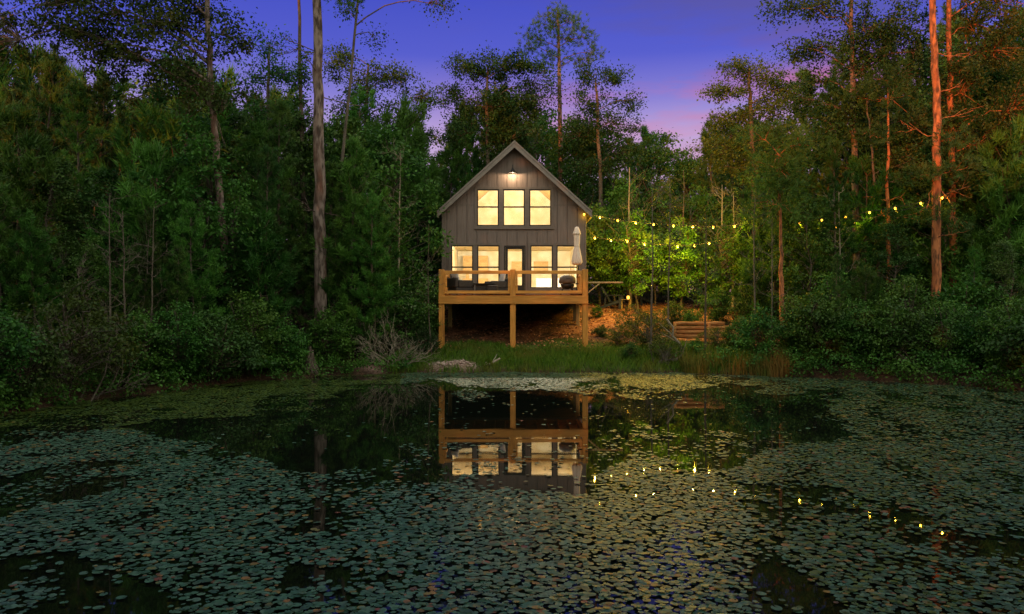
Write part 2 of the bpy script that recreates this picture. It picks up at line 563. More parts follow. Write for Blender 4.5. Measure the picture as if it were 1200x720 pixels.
def fbm(x, y, seed=0):
    """cheap smooth noise, 0..1"""
    r = np.random.default_rng(seed)
    out, amp, tot = 0, 1.0, 0
    f = 1.0
    for _ in range(5):
        for _k in range(3):
            a = r.uniform(0, 2 * math.pi)
            ph = r.uniform(0, 6.28)
            out = out + amp * np.sin(f * (x * math.cos(a) + y * math.sin(a)) + ph + 1.5 * np.sin(f * 0.6 * (y * math.cos(a) - x * math.sin(a)) + ph * 2))
            tot += amp
        amp *= 0.62
        f *= 1.95
    return 0.5 + 0.5 * out / tot * 1.7


OPEN_WATER = [(140, 500), (250, 492), (360, 470), (420, 452), (520, 448), (556, 456), (640, 460), (700, 462), (770, 466), (850, 452), (950, 458), (1000, 474),
              (955, 490), (1005, 512), (905, 528), (880, 546), (800, 548), (745, 538), (712, 556), (690, 582), (640, 574), (560, 574), (520, 560), (480, 566),
              (425, 552), (380, 562), (300, 540), (220, 520)]
HOLES = [[(-40, 662), (70, 652), (140, 664), (190, 690), (205, 740), (-40, 760)], [(935, 575), (985, 570), (1070, 596), (1045, 606), (965, 600)],
         [(200, 525), (260, 522), (300, 532), (240, 536)], [(330, 662), (420, 668), (470, 690), (330, 690)]]


def pad_density(x, y):
    px, py = 600 + F * x / y, 360 + F * CH / y
    wx = px + 26 * (fbm(x * 1.6, y * 1.6, 3) - 0.5) * 2
    wy = py + 9 * (fbm(x * 1.6 + 9, y * 1.6, 4) - 0.5) * 2
    n = fbm(x * 1.5, y * 0.9, 5)
    n2 = fbm(x * 5, y * 3.2, 6)
    under_sky = sstep(560, 600, py) * sstep(390, 440, px) * sstep(900, 850, px)
    dens = 0.97 - (0.75 * sstep(0.55, 0.70, n) + 0.55 * sstep(0.55, 0.72, n2)) * (1 - 0.8 * under_sky)
    op = in_poly(wx, wy, OPEN_WATER)
    dens = np.where(op, 0.006 + 0.3 * sstep(0.77, 0.9, n), dens)
    mid = op & (px > 455) & (px < 720) & (py > 520)
    dens = np.where(mid, 0.02 + 0.20 * sstep(0.55, 0.7, n2) * (1 - 0.6 * sstep(620, 640, px)), dens)
    mid2 = op & (px >= 700) & (px < 930) & (py > 505)
    dens = np.where(mid2, 0.06 + 0.35 * sstep(0.6, 0.75, n2), dens)
    right = (~op) & (px > 900) & (py < 520)
    dens = np.where(right, dens * (0.50 + 0.3 * n2), dens)
    for h in HOLES:
        dens = np.where(in_poly(wx, wy, h), 0.04 + 0.5 * sstep(0.5, 0.75, n2), dens)
    bottom = sstep(625, 720, py)
    dens = dens - bottom * 0.05 * sstep(0.4, 0.65, n2)
    dens = np.where(shore_dist(x, y) > -0.05, 0, dens)
    return dens


def pad_shape(n=11, notch=0.22):
    a = np.linspace(notch, 2 * math.pi - notch, n - 1)
    return np.concatenate([[(0.12, 0.0)], np.stack([np.cos(a), np.sin(a)], 1)])


def build_pads():
    cell = 0.044
    xs = np.arange(-19, 19, cell)
    ys = np.arange(3.6, 26, cell)
    X, Y = np.meshgrid(xs, ys)
    X = X.ravel() + rng.uniform(-0.04, 0.04, X.size)
    Y = Y.ravel() + rng.uniform(-0.06, 0.06, Y.size)
    px = 600 + F * X / Y
    keep = (px > -120) & (px < 1320)
    X, Y = X[keep], Y[keep]
    keep = rng.uniform(0, 1, X.size) < pad_density(X, Y)
    X, Y = X[keep], Y[keep]
    px, py = 600 + F * X / Y, 360 + F * CH / Y
    m = X.size
    rad = rng.uniform(0.018, 0.043, m) * rng.uniform(0.8, 1.1, m)
    tone = rng.uniform(0.24, 0.8, m)
    u = rng.uniform(0, 1, m)
    tone = np.where(u > 0.90, rng.uniform(0.84, 1.0, m), tone)
    weed = (py < 505) & (px < 470)                              # small yellow-green pads under the left bank
    tone = np.where(weed & (rng.uniform(0, 1, m) < 0.93), rng.uniform(0.0, 0.14, m), tone)
    rad = np.where(weed, rad * 0.9, rad)
    olive = (px > 880) & (rng.uniform(0, 1, m) < 0.6) & (u <= 0.9)
    tone = np.where(olive, rng.uniform(0.0, 0.3, m), tone)
    shp = pad_shape()
    k = len(shp)
    def pad_verts(xc, yc, r, rng_):
        n = len(xc)
        a = rng_.uniform(0, 6.283, n)
        el = rng_.uniform(0.85, 1.0, n)
        sx, sy = shp[None, :, 0], shp[None, :, 1] * el[:, None]
        vx = (sx * np.cos(a)[:, None] - sy * np.sin(a)[:, None]) * r[:, None]
        vy = (sx * np.sin(a)[:, None] + sy * np.cos(a)[:, None]) * r[:, None]
        tx, ty = rng_.normal(0, 0.05, (2, n, 1))
        z = rng_.uniform(0.009, 0.02, (n, 1)) + tx * vx + ty * vy + rng_.uniform(0, 0.004, (n, k))
        return np.stack([xc[:, None] + vx, yc[:, None] + vy, np.maximum(z, 0.004)], -1)
    # the 300 pads that show largest are things of their own, the rest is one mass
    inframe = (py < 726) & (px > -5) & (px < 1205)
    near = np.argsort(np.where(inframe, py * (rad / 0.06) ** 0.5, 0))[::-1][:300]
    rest = np.ones(m, bool)
    rest[near] = False
    V = pad_verts(X[rest], Y[rest], rad[rest], rng)
    n = rest.sum()
    me = mesh_arr('lily_pads', V.reshape(-1, 3), np.arange(n * k).reshape(-1, k), var=tone[rest])
    o = link('lily_pads', me, M['pads'])
    tag(o, 'carpet of small round lily pads covering much of the dark pond', 'lily pads', kind='stuff')
    protos = []
    for i in range(14):
        t = rng.uniform(0.26, 0.78) if i < 11 else (0.87, 0.92, 0.98)[i - 11]
        v = pad_verts(np.zeros(1), np.zeros(1), np.ones(1) * 0.1, rng)
        v[..., 2] *= 0.6
        protos.append(mesh_arr('lily_pad', v.reshape(-1, 3), np.arange(k).reshape(1, k), var=[t]))
        protos[-1].materials.append(M['pads'])
    for i in near:
        yel = tone[i] > 0.82
        me = protos[rnd.randrange(11, 14)] if yel else protos[rnd.randrange(11)]
        p = link('lily_pad', me)
        p.location = (X[i], Y[i], 0.004 + rnd.random() * 0.006)
        p.rotation_euler = (0, 0, rnd.uniform(0, 6.28))
        p.scale = (rad[i] / 0.1,) * 3
        if yel: tag(p, 'yellowed round lily pad floating among the front pads at the bottom edge', 'lily pad', 'yellowed lily pads floating at the front')
        else: tag(p, 'dull green round lily pad floating among the front pads at the bottom edge', 'lily pad', 'green lily pads floating at the front')


build_pads()


# ------------------------------------------------------------------ the cabin
YF, XC, HW, DEP = 31.0, 0.10, 2.85, 8.0          # front wall, centre, half width, depth
FZ = 2.62                                        # floor level
def hx(px): return (px - 600) / F * YF
def hz(py): return CH - (py - 360) / F * YF
APEX, EAVE_X = 8.79, 3.07                        # roof ridge, half width of the roof
SL = (8.79 - 6.0) / 3.07
def roof_z(x, drop=0.0): return APEX - abs(x - XC) * SL - drop

house = empty('cabin', (XC, YF, 2.3))
tag(house, 'tall dark taupe gabled cabin with glowing windows standing on posts above the pond', 'cabin')
HL = Matrix.Translation((-XC, -YF, -2.3))


def hbuild(mb, name, mat, parent=None, bevel=0):
    """parts of the cabin are given in world metres"""
    mb.v = [tuple(HL @ Vector(v)) for v in mb.v]
    o = mb.build(name, mat, house, bevel)
    if parent is not None:
        o.parent = parent
    return o


upper = [(hx(a), hx(b), hz(265), hz(222)) for a, b in ((559, 584.5), (589.5, 615), (620.3, 646))]
lower = [(hx(a), hx(b), hz(338), hz(287.7)) for a, b in ((528.8, 554.5), (559.3, 585.3), (621.5, 647.8), (652.2, 678.2))]
door = (hx(590.8), hx(615.8), FZ, hz(288))
openings = upper + lower + [door]
WB = 2.32                                        # bottom of the siding


def siding(mb, x0, x1, ya, yb, top, ops, pitch=0.405, gap=0.03):
    cuts = set([x0, x1])
    g = x0 + 0.12
    grooves = []
    while g < x1 - 0.05:
        grooves.append(g)
        g += pitch
    edges = []
    for gr in grooves: edges += [gr - gap / 2, gr + gap / 2]
    xs = sorted([x0, x1, XC] + edges + [v for o in ops for v in o[:2]])
    for a, b in zip(xs, xs[1:]):
        if b - a < 1e-4: continue
        m = (a + b) / 2
        gro = any(abs(m - gr) < gap / 2 for gr in grooves)
        zs = [(WB, None)]
        cov = sorted((o[2], o[3]) for o in ops if o[0] - 1e-6 <= m <= o[1] + 1e-6)
        lo = WB
        segs = []
        for z0, z1 in cov:
            segs.append((lo, z0, False))
            lo = z1
        segs.append((lo, None, True))
        y = ya + (0.035 if gro else 0.0)
        for s0, s1, toroof in segs:
            if toroof: mb.poly([(a, s0), (b, s0), (b, top(b)), (a, top(a))], y, yb)
            elif s1 - s0 > 1e-3: mb.poly([(a, s0), (b, s0), (b, s1), (a, s1)], y, yb)


w = MB()
siding(w, XC - HW, XC + HW, YF, YF + 0.12, lambda x: roof_z(x, 0.2), openings)
wall = hbuild(w, 'front_wall', M['siding'])
# side and back walls
w = MB()
for s in (-1, 1):
    xo, xi = XC + s * HW, XC + s * (HW - 0.12)
    y = YF + 0.122
    while y < YF + DEP - 0.3:
        w.box(min(xo, xi), max(xo, xi), y, min(y + 0.39, YF + DEP - 0.13), WB, roof_z(xo, 0.2))
        y += 0.405
    w.box(min(xo - s * 0.02, xi), max(xo - s * 0.02, xi), YF + 0.124, YF + DEP - 0.132, WB, roof_z(xo, 0.21))
w.poly([(XC - HW, WB), (XC + HW, WB), (XC + HW, roof_z(XC + HW, 0.2)), (XC, roof_z(XC, 0.2)), (XC - HW, roof_z(XC - HW, 0.2))], YF + DEP - 0.12, YF + DEP)
hbuild(w, 'side_wall', M['siding'])
# flashing seam and the corner boards
sz = hz(240.5)
w = MB()
w.box(XC - HW + 0.09, hx(557.2), YF - 0.011, YF - 0.002, sz - 0.025, sz + 0.02)
w.box(hx(648), XC + HW - 0.09, YF - 0.011, YF - 0.002, sz - 0.025, sz + 0.02)
hbuild(w, 'flashing', M['casing'])
for s in (-1, 1):
    w = MB()
    w.box(XC + s * HW - 0.055 + s * 0.03, XC + s * HW + 0.055 + s * -0.01, YF - 0.018, YF - 0.002, WB - 0.02, roof_z(XC + s * HW, 0.24))
    hbuild(w, 'corner_board', M['casing'], bevel=0.004)
# roof: two slabs, rake fascia boards, soffit
for s in (-1, 1):
    w = MB()
    x0, x1 = XC, XC + s * EAVE_X
    w.poly([(x0, APEX), (x1, APEX - EAVE_X * SL), (x1, APEX - EAVE_X * SL - 0.14), (x0, APEX - 0.14)], YF - 0.36, YF + DEP + 0.36)
    roof = hbuild(w, 'roof', M['roof'])
    w = MB()
    w.poly([(x0, APEX + 0.012), (x1 + s * 0.02, APEX - EAVE_X * SL - 0.006), (x1 + s * 0.02, APEX - EAVE_X * SL - 0.09), (x0, APEX - 0.075)], YF - 0.425, YF - 0.363)
    hbuild(w, 'drip_edge', M['fascia'], roof)
    w = MB()
    w.poly([(x0, APEX - 0.078), (x1 + s * 0.005, APEX - EAVE_X * SL - 0.09), (x1 + s * 0.005, APEX - EAVE_X * SL - 0.265), (x0, APEX - 0.27)], YF - 0.405, YF - 0.364)
    hbuild(w, 'rake_board', M['fascia'], roof)
    w = MB()
    xe = x1
    w.poly([(x0, APEX - 0.145), (xe, APEX - EAVE_X * SL - 0.145), (xe, APEX - EAVE_X * SL - 0.19), (x0, APEX - 0.195)], YF - 0.362, YF - 0.004)
    hbuild(w, 'soffit', M['soffit'], roof)
    w = MB()
    w.box(min(x1, x1 + s * 0.03), max(x1, x1 + s * 0.03), YF - 0.36, YF + DEP + 0.36, APEX - EAVE_X * SL - 0.25, APEX - EAVE_X * SL - 0.01)
    hbuild(w, 'eave_board', M['fascia'], roof)


def window(x0, x1, z0, z1, rail):
    t = 0.045
    w = MB()
    y0, y1 = YF - 0.012, YF + 0.07
    w.box(x0, x0 + t, y0, y1, z0, z1).box(x1 - t, x1, y0, y1, z0, z1)
    w.box(x0 + t, x1 - t, y0, y1, z0, z0 + t).box(x0 + t, x1 - t, y0, y1, z1 - t, z1)
    w.box(x0 + t, x1 - t, y0 + 0.006, y1 - 0.01, rail - 0.028, rail + 0.028)
    f = hbuild(w, 'window', M['sash'], bevel=0.004)
    w = MB()
    w.box(x0 + t, x1 - t, YF + 0.02, YF + 0.026, z0 + t, rail - 0.028)
    w.box(x0 + t, x1 - t, YF + 0.032, YF + 0.038, rail + 0.028, z1 - t)
    hbuild(w, 'pane', M['glass'], f)
    return f


for o in upper: window(*o, hz(242.7))
for o in lower: window(*o, hz(313.3))
# casings: one round the three upper windows, one round each lower pair and mullions
def casing(group, sill=True):
    x0, x1, z0, z1 = group[0][0], group[-1][1], group[0][2], group[0][3]
    c = 0.09
    w = MB()
    ya, yb = YF - 0.03, YF - 0.002
    w.box(x0 - c, x0, ya, yb, z0 - c, z1 + c).box(x1, x1 + c, ya, yb, z0 - c, z1 + c)
    w.box(x0, x1, ya, yb, z1, z1 + c).box(x0, x1, ya, yb, z0 - c, z0)
    for a, b in zip(group, group[1:]):
        w.box(a[1], b[0], ya + 0.004, yb, z0, z1)
    if sill: w.box(x0 - c - 0.03, x1 + c + 0.03, YF - 0.06, YF - 0.002, z0 - c - 0.045, z0 - c - 0.002)
    hbuild(w, 'window_casing', M['casing'], bevel=0.003)
casing(upper)
casing(lower[:2], False)
casing(lower[2:], False)
# glazed door
x0, x1, z0, z1 = door
gx0, gx1, gz0, gz1 = hx(595.2), hx(611.6), hz(334.5), hz(292.2)
w = MB()
w.box(x0, x0 + 0.05, YF - 0.02, YF + 0.09, z0, z1).box(x1 - 0.05, x1, YF - 0.02, YF + 0.09, z0, z1).box(x0 + 0.05, x1 - 0.05, YF - 0.02, YF + 0.09, z1 - 0.06, z1)
hbuild(w, 'door_frame', M['doorblack'], bevel=0.004)
w = MB()
w.box(x0 + 0.052, gx0, YF + 0.01, YF + 0.055, z0, z1 - 0.062).box(gx1, x1 - 0.052, YF + 0.01, YF + 0.055, z0, z1 - 0.062)
w.box(gx0, gx1, YF + 0.01, YF + 0.055, z0, gz0).box(gx0, gx1, YF + 0.01, YF + 0.055, gz1, z1 - 0.062)
d_ = hbuild(w, 'door', M['doorblack'], bevel=0.004)
w = MB()
w.box(gx0, gx1, YF + 0.03, YF + 0.036, gz0, gz1)
hbuild(w, 'pane', M['glass'], d_)
w = MB()
w.tube([(gx1 + 0.05, YF + 0.01, FZ + 1.0), (gx1 + 0.05, YF - 0.05, FZ + 1.0), (gx1 - 0.06, YF - 0.055, FZ + 1.0)], 0.012, 6)
hbuild(w, 'handle', M['blackmetal'], d_)
# interior
iw = HW - 0.14
ix0, ix1, iy0, iy1 = XC - iw, XC + iw, YF + 0.124, YF + 6.2
LZ0, LZ1 = 4.86, 5.08
w = MB()
w.box(ix0, ix1, iy0, iy1, FZ - 0.2, FZ)
hbuild(w, 'interior_floor', M['cabinet'])
w = MB()
w.box(ix0 - 0.012, ix0, iy0, iy1, FZ, LZ0).box(ix1, ix1 + 0.012, iy0, iy1, FZ, LZ0).box(ix0, ix1, iy1, iy1 + 0.05, FZ, LZ0)
w.box(ix0 - 0.012, ix0, iy0, iy1, LZ1, 6.0).box(ix1, ix1 + 0.012, iy0, iy1, LZ1, 6.0)
w.poly([(ix0, LZ1), (ix1, LZ1), (ix1, 6.0), (XC, roof_z(XC, 0.34)), (ix0, 6.0)], iy1 - 2.4, iy1 - 2.35)
hbuild(w, 'interior_wall', M['cream'])
w = MB()
w.box(ix0, ix1, iy0, iy1, LZ0, LZ1)
hbuild(w, 'loft_floor', M['cream'])
for s in (-1, 1):
    w = MB()
    w.poly([(XC, roof_z(XC, 0.26)), (XC + s * (HW - 0.13), roof_z(XC + HW - 0.13, 0.26)), (XC + s * (HW - 0.13), roof_z(XC + HW - 0.13, 0.31)), (XC, roof_z(XC, 0.31))], iy0, iy1)
    hbuild(w, 'interior_ceiling', M['pine'])
# things standing inside the rooms
def inside(name, mb, mat, label, cat):
    o = mb.build(name, mat, None, 0.006)
    tag(o, label, cat)
w = MB()
w.box(-2.35, -1.15, iy1 - 0.42, iy1 - 0.02, FZ + 1.25, FZ + 2.0).box(-2.35, -1.15, iy1 - 0.62, iy1 - 0.02, FZ, FZ + 0.9).box(-2.2, -2.05, iy1 - 0.6, iy1 - 0.5, FZ + 0.9, FZ + 1.15)
inside('kitchen_cabinet', w, M['cabinet'], 'tan wooden kitchen cabinet seen through the outermost lower window beside the armchair', 'cabinet')
w = MB()
w.box(-0.02, 0.62, iy1 - 0.045, iy1 - 0.003, FZ + 1.0, FZ + 1.75)
inside('wall_picture', w, M['cabinet'], 'tan picture on the inside wall seen through the glazed door', 'picture')
w = MB()
w.box(1.05, 1.75, iy1 - 0.045, iy1 - 0.003, FZ + 1.25, FZ + 1.75)
inside('wall_picture', w, M['cabinet'], 'tan picture on the inside wall seen through the window beside the door', 'picture')
w = MB()
w.box(1.05, 2.2, YF + 2.0, YF + 2.8, FZ + 0.2, FZ + 0.42).box(1.05, 2.2, YF + 2.62, YF + 2.8, FZ + 0.42, FZ + 0.8).box(1.1, 1.16, YF + 2.02, YF + 2.08, FZ, FZ + 0.2).box(2.1, 2.16, YF + 2.02, YF + 2.08, FZ, FZ + 0.2)
inside('sofa', w, M['cushion'], 'pale sofa indoors low behind the window between door and umbrella', 'sofa')
# posts under the cabin
for px, Yp in ((527.5, 31.6), (677, 31.6), (600, 32.4)):
    x = (px - 600) / F * Yp
    w = MB()
    w.box(x - 0.075, x + 0.075, Yp - 0.075, Yp + 0.075, gz(x, Yp) - 0.15, WB - 0.002)
    hbuild(w, 'pier', M['oldwood'], bevel=0.01)
w = MB()
w.box(XC - HW + 0.03, XC + HW - 0.03, YF + 0.16, YF + 0.30, WB - 0.02, FZ - 0.22)
w.box(XC - HW + 0.05, XC + HW - 0.05, YF + 0.31, YF + DEP - 0.15, FZ - 0.27, FZ - 0.205)
for i in range(9):
    y = YF + 3.2 + i * 0.55
for s in (-1, 1):
    for i in range(4):
        y = YF + 1.9 + i * 1.9
        x = XC + s * (HW - 0.25)
        w.box(x - 0.08, x + 0.08, y - 0.08, y + 0.08, gz(x, y) - 0.2, FZ - 0.28)
w.box(XC - HW + 0.1, XC + HW - 0.1, YF + 4.6, YF + 4.7, 1.0, FZ - 0.28)
hbuild(w, 'floor_frame', M['soffit'])
# barn lamp over the upper windows
lamp = empty('barn_lamp', (hx(600.8), YF, hz(200)))
tag(lamp, 'small black lit barn lamp on a curved arm high under the cabin gable', 'wall lamp')
w = MB()
w.lathe([(0.0, 0.13), (0.03, 0.13), (0.045, 0.08), (0.06, 0.05), (0.165, -0.06), (0.17, -0.075), (0.155, -0.062), (0.05, 0.04), (0.0, 0.05)], 20, (0, -0.30, -0.08))
w.build('lamp_shade', M['blackmetal'], lamp)
w = MB()
w.tube([(0, -0.02, 0.02), (0, -0.08, 0.12), (0, -0.18, 0.2), (0, -0.27, 0.16), (0, -0.30, 0.05)], 0.014, 8)
w.lathe([(0.0, 0.0), (0.05, 0.0), (0.05, 0.02), (0.0, 0.02)], 14, (0, -0.022, 0.02), Matrix.Rotation(R(90), 4, 'X'))
w.build('arm', M['blackmetal'], lamp)
w = MB()
w.lathe([(0.0, -0.035), (0.022, -0.025), (0.03, 0.0), (0.02, 0.025), (0.0, 0.03)], 12, (0, -0.30, -0.10))
w.build('bulb', M['lampglow'], lamp)


def lamp_light(name, loc, energy, col, size=0.05):
    l = bpy.data.lights.new(name, 'POINT')
    l.energy, l.color, l.shadow_soft_size = energy, col, size
    o = bpy.data.objects.new(name, l)
    o.location = loc
    COL.objects.link(o)
    return o


lamp_light('barn_lamp_light', (hx(600.8), YF - 0.30, hz(200) - 0.16), 55, (1.0, 0.68, 0.38), 0.03)
for x in (-1.9, -0.5, 0.9, 2.2):                 # lamps close under the ceilings, above the window heads
    lamp_light('room_light', (x, YF + 0.45, 4.76), 350, (1.0, 0.86, 0.60), 0.04)
lamp_light('loft_light', (-1.0, YF + 0.7, 7.28), 245, (1.0, 0.86, 0.60), 0.05)
lamp_light('loft_light', (1.1, YF + 0.7, 7.28), 245, (1.0, 0.86, 0.60), 0.05)

# ------------------------------------------------------------------ the deck
YD = 28.0
def dx(px): return (px - 600) / F * YD
def dz(py): return CH - (py - 360) / F * YD
deck = empty('deck', (0, YD, dz(346)))
tag(deck, 'raised orange cedar deck with open railing on three tall posts before the cabin', 'deck')
DL = Matrix.Translation(-deck.location)
def dbuild(mb, name, mat, parent=None, bevel=0.006):
    mb.v = [tuple(DL @ Vector(v)) for v in mb.v]
    o = mb.build(name, mat, deck, bevel)
    if parent is not None: o.parent = parent
    return o
PX = [dx(517.6), dx(601), dx(685.6)]
for x in PX:
    w = MB()
    w.box(x - 0.10, x + 0.10, YD - 0.1, YD + 0.1, gz(x, YD) - 0.2, dz(316.0))
    dbuild(w, 'post', M['deckpost'], bevel=0.012)
for x in (PX[0], PX[2]):
    w = MB()
    w.box(x - 0.07, x + 0.07, 30.72, 30.86, FZ - 0.2, dz(316.0))
    dbuild(w, 'rail_post', M['deckpost'])
for a, b in ((PX[0], PX[1]), (PX[1], PX[2])):
    w = MB()
    xa, xb = a + 0.102, b - 0.102
    w.box(xa, xb, YD - 0.045, YD + 0.045, dz(321.2), dz(317.4))
    w.box(xa, xb, YD - 0.035, YD + 0.035, dz(344.3), dz(340.8))
    w.box(xa, xa + 0.075, YD - 0.03, YD + 0.03, dz(340.8), dz(321.2)).box(xb - 0.075, xb, YD - 0.03, YD + 0.03, dz(340.8), dz(321.2))
    dbuild(w, 'railing', M['deckrail'])
for x in (PX[0], PX[2]):
    w = MB()
    w.box(x - 0.035, x + 0.035, YD + 0.102, 30.718, dz(321.2), dz(317.4)).box(x - 0.03, x + 0.03, YD + 0.102, 30.718, dz(344.3), dz(340.8))
    dbuild(w, 'railing', M['deckrail'])
for a, b in ((PX[0], PX[1]), (PX[1], PX[2])):
    w = MB()
    w.box(a - 0.10 if a == PX[0] else a + 0.002, b + 0.10 if b == PX[2] else b - 0.002, YD - 0.148, YD - 0.103, dz(356.3), dz(346.9))
    dbuild(w, 'beam', M['deck'])
w = MB()
y = YD + 0.104
while y < 30.9:
    w.box(PX[0] - 0.1, PX[2] + 0.1, y, min(y + 0.135, 30.95), FZ - 0.045, FZ - 0.008)
    y += 0.142
# the boards stop short of the posts' faces
dbuild(w, 'decking', M['deck'], bevel=0)
w = MB()
x = PX[0] + 0.25
while x < PX[2]:
    w.box(x - 0.02, x + 0.02, YD + 0.11, 30.9, FZ - 0.24, FZ - 0.047)
    x += 0.41
w.box(PX[0] - 0.06, PX[0] - 0.02, YD + 0.11, 30.9, FZ - 0.24, FZ - 0.047).box(PX[2] + 0.02, PX[2] + 0.06, YD + 0.11, 30.9, FZ - 0.24, FZ - 0.047)
w.box(PX[0], PX[2], 30.91, 30.95, FZ - 0.24, FZ - 0.047)
dbuild(w, 'joist', M['deck'], bevel=0)
# wooden arm with a brace that reaches out from the corner post
w = MB()
w.box(PX[2] + 0.102, dx(730), YD - 0.03, YD + 0.03, dz(332.2), dz(330.3))
arm = dbuild(w, 'side_arm', M['oldwood'])
w = MB()
w.bar((PX[2] + 0.102, YD, dz(343.5)), (dx(702.5), YD, dz(332.6)), 0.04, 0.045, (0, 1, 0))
dbuild(w, 'brace', M['oldwood'], arm)

# ------------------------------------------------------------------ what stands on the deck
DZ = FZ - 0.006
def cushion(mb, x0, x1, y0, y1, z0, z1, n=6):
    """a softly puffed cushion"""
    vs, fs = [], []
    for k, sgn in ((0, -1), (1, 1)):
        for i in range(n + 1):
            for j in range(n + 1):
                u, v = i / n, j / n
                e = (max(0.0, math.sin(math.pi * u)) * max(0.0, math.sin(math.pi * v))) ** 0.35
                zc = (z0 + z1) / 2 + sgn * (z1 - z0) / 2 * (0.35 + 0.65 * e)
                vs.append((x0 + (x1 - x0) * u, y0 + (y1 - y0) * v, zc))
    m = n + 1
    for k in (0, 1):
        for i in range(n):
            for j in range(n):
                a = k * m * m + i * m + j
                f = (a, a + 1, a + m + 1, a + m)
                fs.append(f if k == 0 else tuple(reversed(f)))
    for i in range(n):
        for (a, b) in ((i * m, (i + 1) * m), (i * m + n, (i + 1) * m + n), (i, i + 1), (n * m + i, n * m + i + 1)):
            fs.append((a, b, b + m * m, a + m * m))
    mb.add(vs, fs, True)
    return mb

def armchair(name, label, x, y, rz, sc=1.0):
    t = empty(name, (x, y, DZ), rz)
    tag(t, label, 'armchair', 'patio seats on the deck')
    w = MB()
    w.box(-0.40, 0.40, -0.36, 0.40, 0.05, 0.28)
    w.box(-0.40, 0.40, 0.28, 0.41, 0.281, 0.66, Matrix.Translation((0, 0.02, 0)))
    for sx in (-1, 1): w.box(sx * 0.34 - 0.065, sx * 0.34 + 0.065, -0.36, 0.298, 0.281, 0.56)
    w.build('frame', M['wicker'], t, 0.03)
    for sx in (-1, 1):
        for sy in (-0.3, 0.34):
            w = MB()
            w.box(sx * 0.35 - 0.025, sx * 0.35 + 0.025, sy - 0.025, sy + 0.025, 0, 0.05)
            w.build('leg', M['blackmetal'], t)
    w = cushion(MB(), -0.27, 0.27, -0.38, 0.29, 0.28, 0.42)
    w.build('seat_cushion', M['cushion'], t)
    w = MB()
    cushion(w, -0.27, 0.27, -0.06, 0.42, -0.07, 0.07)
    Mx = Matrix.Translation((0, 0.20, 0.46)) @ Matrix.Rotation(R(78), 4, 'X')
    w.v = [tuple(Mx @ Vector(v)) for v in w.v]
    w.build('back_cushion', M['cushion'], t)
    return t

armchair('patio_armchair', 'charcoal wicker armchair with grey cushions by the deck corner, turned to the fire table', -1.93, 29.25, R(118))
armchair('patio_armchair', 'low charcoal wicker seat with a pale cushion half hidden behind the fire table', -0.62, 30.15, R(-70))
ft = empty('fire_table', (-1.05, 29.35, DZ))
tag(ft, 'low black square fire table on the deck between two wicker seats', 'table')
w = MB(); w.box(-0.40, 0.40, -0.40, 0.40, 0.40, 0.445); w.build('table_top', M['blackmetal'], ft, 0.006)
w = MB(); w.box(-0.33, 0.33, -0.33, 0.33, 0.0, 0.398); w.build('base', M['wicker'], ft, 0.01)
ot = empty('ottoman', (-0.73, 29.0, DZ))
tag(ot, 'small black box footstool at the end of the fire table near the middle deck post', 'footstool')
w = MB(); w.box(-0.2, 0.2, -0.2, 0.2, 0.04, 0.30); w.build('base', M['wicker'], ot, 0.012)
w = cushion(MB(), -0.2, 0.2, -0.2, 0.2, 0.30, 0.37); w.build('seat_cushion', M['darkcushion'], ot)
# covered round grill
gr = empty('barbecue_grill', (2.12, 29.4, DZ))
tag(gr, 'dark brown covered barbecue grill with a rounded hood under the closed umbrella', 'grill')
w = MB()
w.lathe([(0.0, 0.78), (0.12, 0.775), (0.24, 0.74), (0.31, 0.66), (0.33, 0.55), (0.32, 0.47), (0.29, 0.44), (0.0, 0.43)], 24)
w.build('hood', M['grill'], gr)
w = MB()
w.lathe([(0.0, 0.43), (0.27, 0.425), (0.25, 0.33), (0.18, 0.25), (0.0, 0.22)], 24)
w.build('firebox', M['blackmetal'], gr)
for sx in (-1, 1):
    for sy in (-1, 1):
        w = MB(); w.tube([(sx * 0.15, sy * 0.15, 0.3), (sx * 0.27, sy * 0.25, 0)], 0.02, 8); w.build('leg', M['blackmetal'], gr)
w = MB(); w.box(0.3, 0.42, -0.2, 0.2, 0.42, 0.45); w.box(-0.2, 0.2, -0.2, 0.2, 0.08, 0.1); w.build('shelf', M['blackmetal'], gr)
w = MB(); w.tube([(-0.07, -0.30, 0.62), (-0.07, -0.36, 0.63), (0.07, -0.36, 0.63), (0.07, -0.30, 0.62)], 0.012, 6); w.build('handle', M['blackmetal'], gr)
# closed umbrella
um = empty('patio_umbrella', (2.45, 29.0, DZ))
tag(um, 'closed beige patio umbrella tied in at the middle, standing at the deck railing', 'umbrella')
UZ = lambda py: CH - (py - 360) / F * 29.0 - DZ
w = MB()
w.lathe([(0.0, UZ(310.5)), (0.10, UZ(311)), (0.165, UZ(309.3)), (0.185, UZ(307)), (0.16, UZ(301)), (0.125, UZ(295)), (0.098, UZ(290)), (0.092, UZ(288)), (0.105, UZ(283)), (0.108, UZ(276)), (0.10, UZ(273.5)), (0.105, UZ(273)), (0.0, UZ(272.8))], 48, fold=0.13, nf=8)
w.build('canopy', M['umbrella'], um)
w = MB()
w.lathe([(0.10, UZ(275.4)), (0.145, UZ(274.6)), (0.14, UZ(273.6)), (0.10, UZ(270)), (0.065, UZ(266.6)), (0.03, UZ(266)), (0.0, UZ(265.6))], 32, fold=0.08, nf=8)
w.build('cap', M['umbrella'], um)
w = MB(); w.tube([(0, 0, 0.05), (0, 0, UZ(300))], 0.022, 10); w.build('pole', M['blackmetal'], um)
w = MB(); w.lathe([(0.0, 0.0), (0.26, 0.0), (0.26, 0.05), (0.05, 0.08), (0.04, 0.22), (0.0, 0.22)], 24); w.build('base', M['blackmetal'], um)
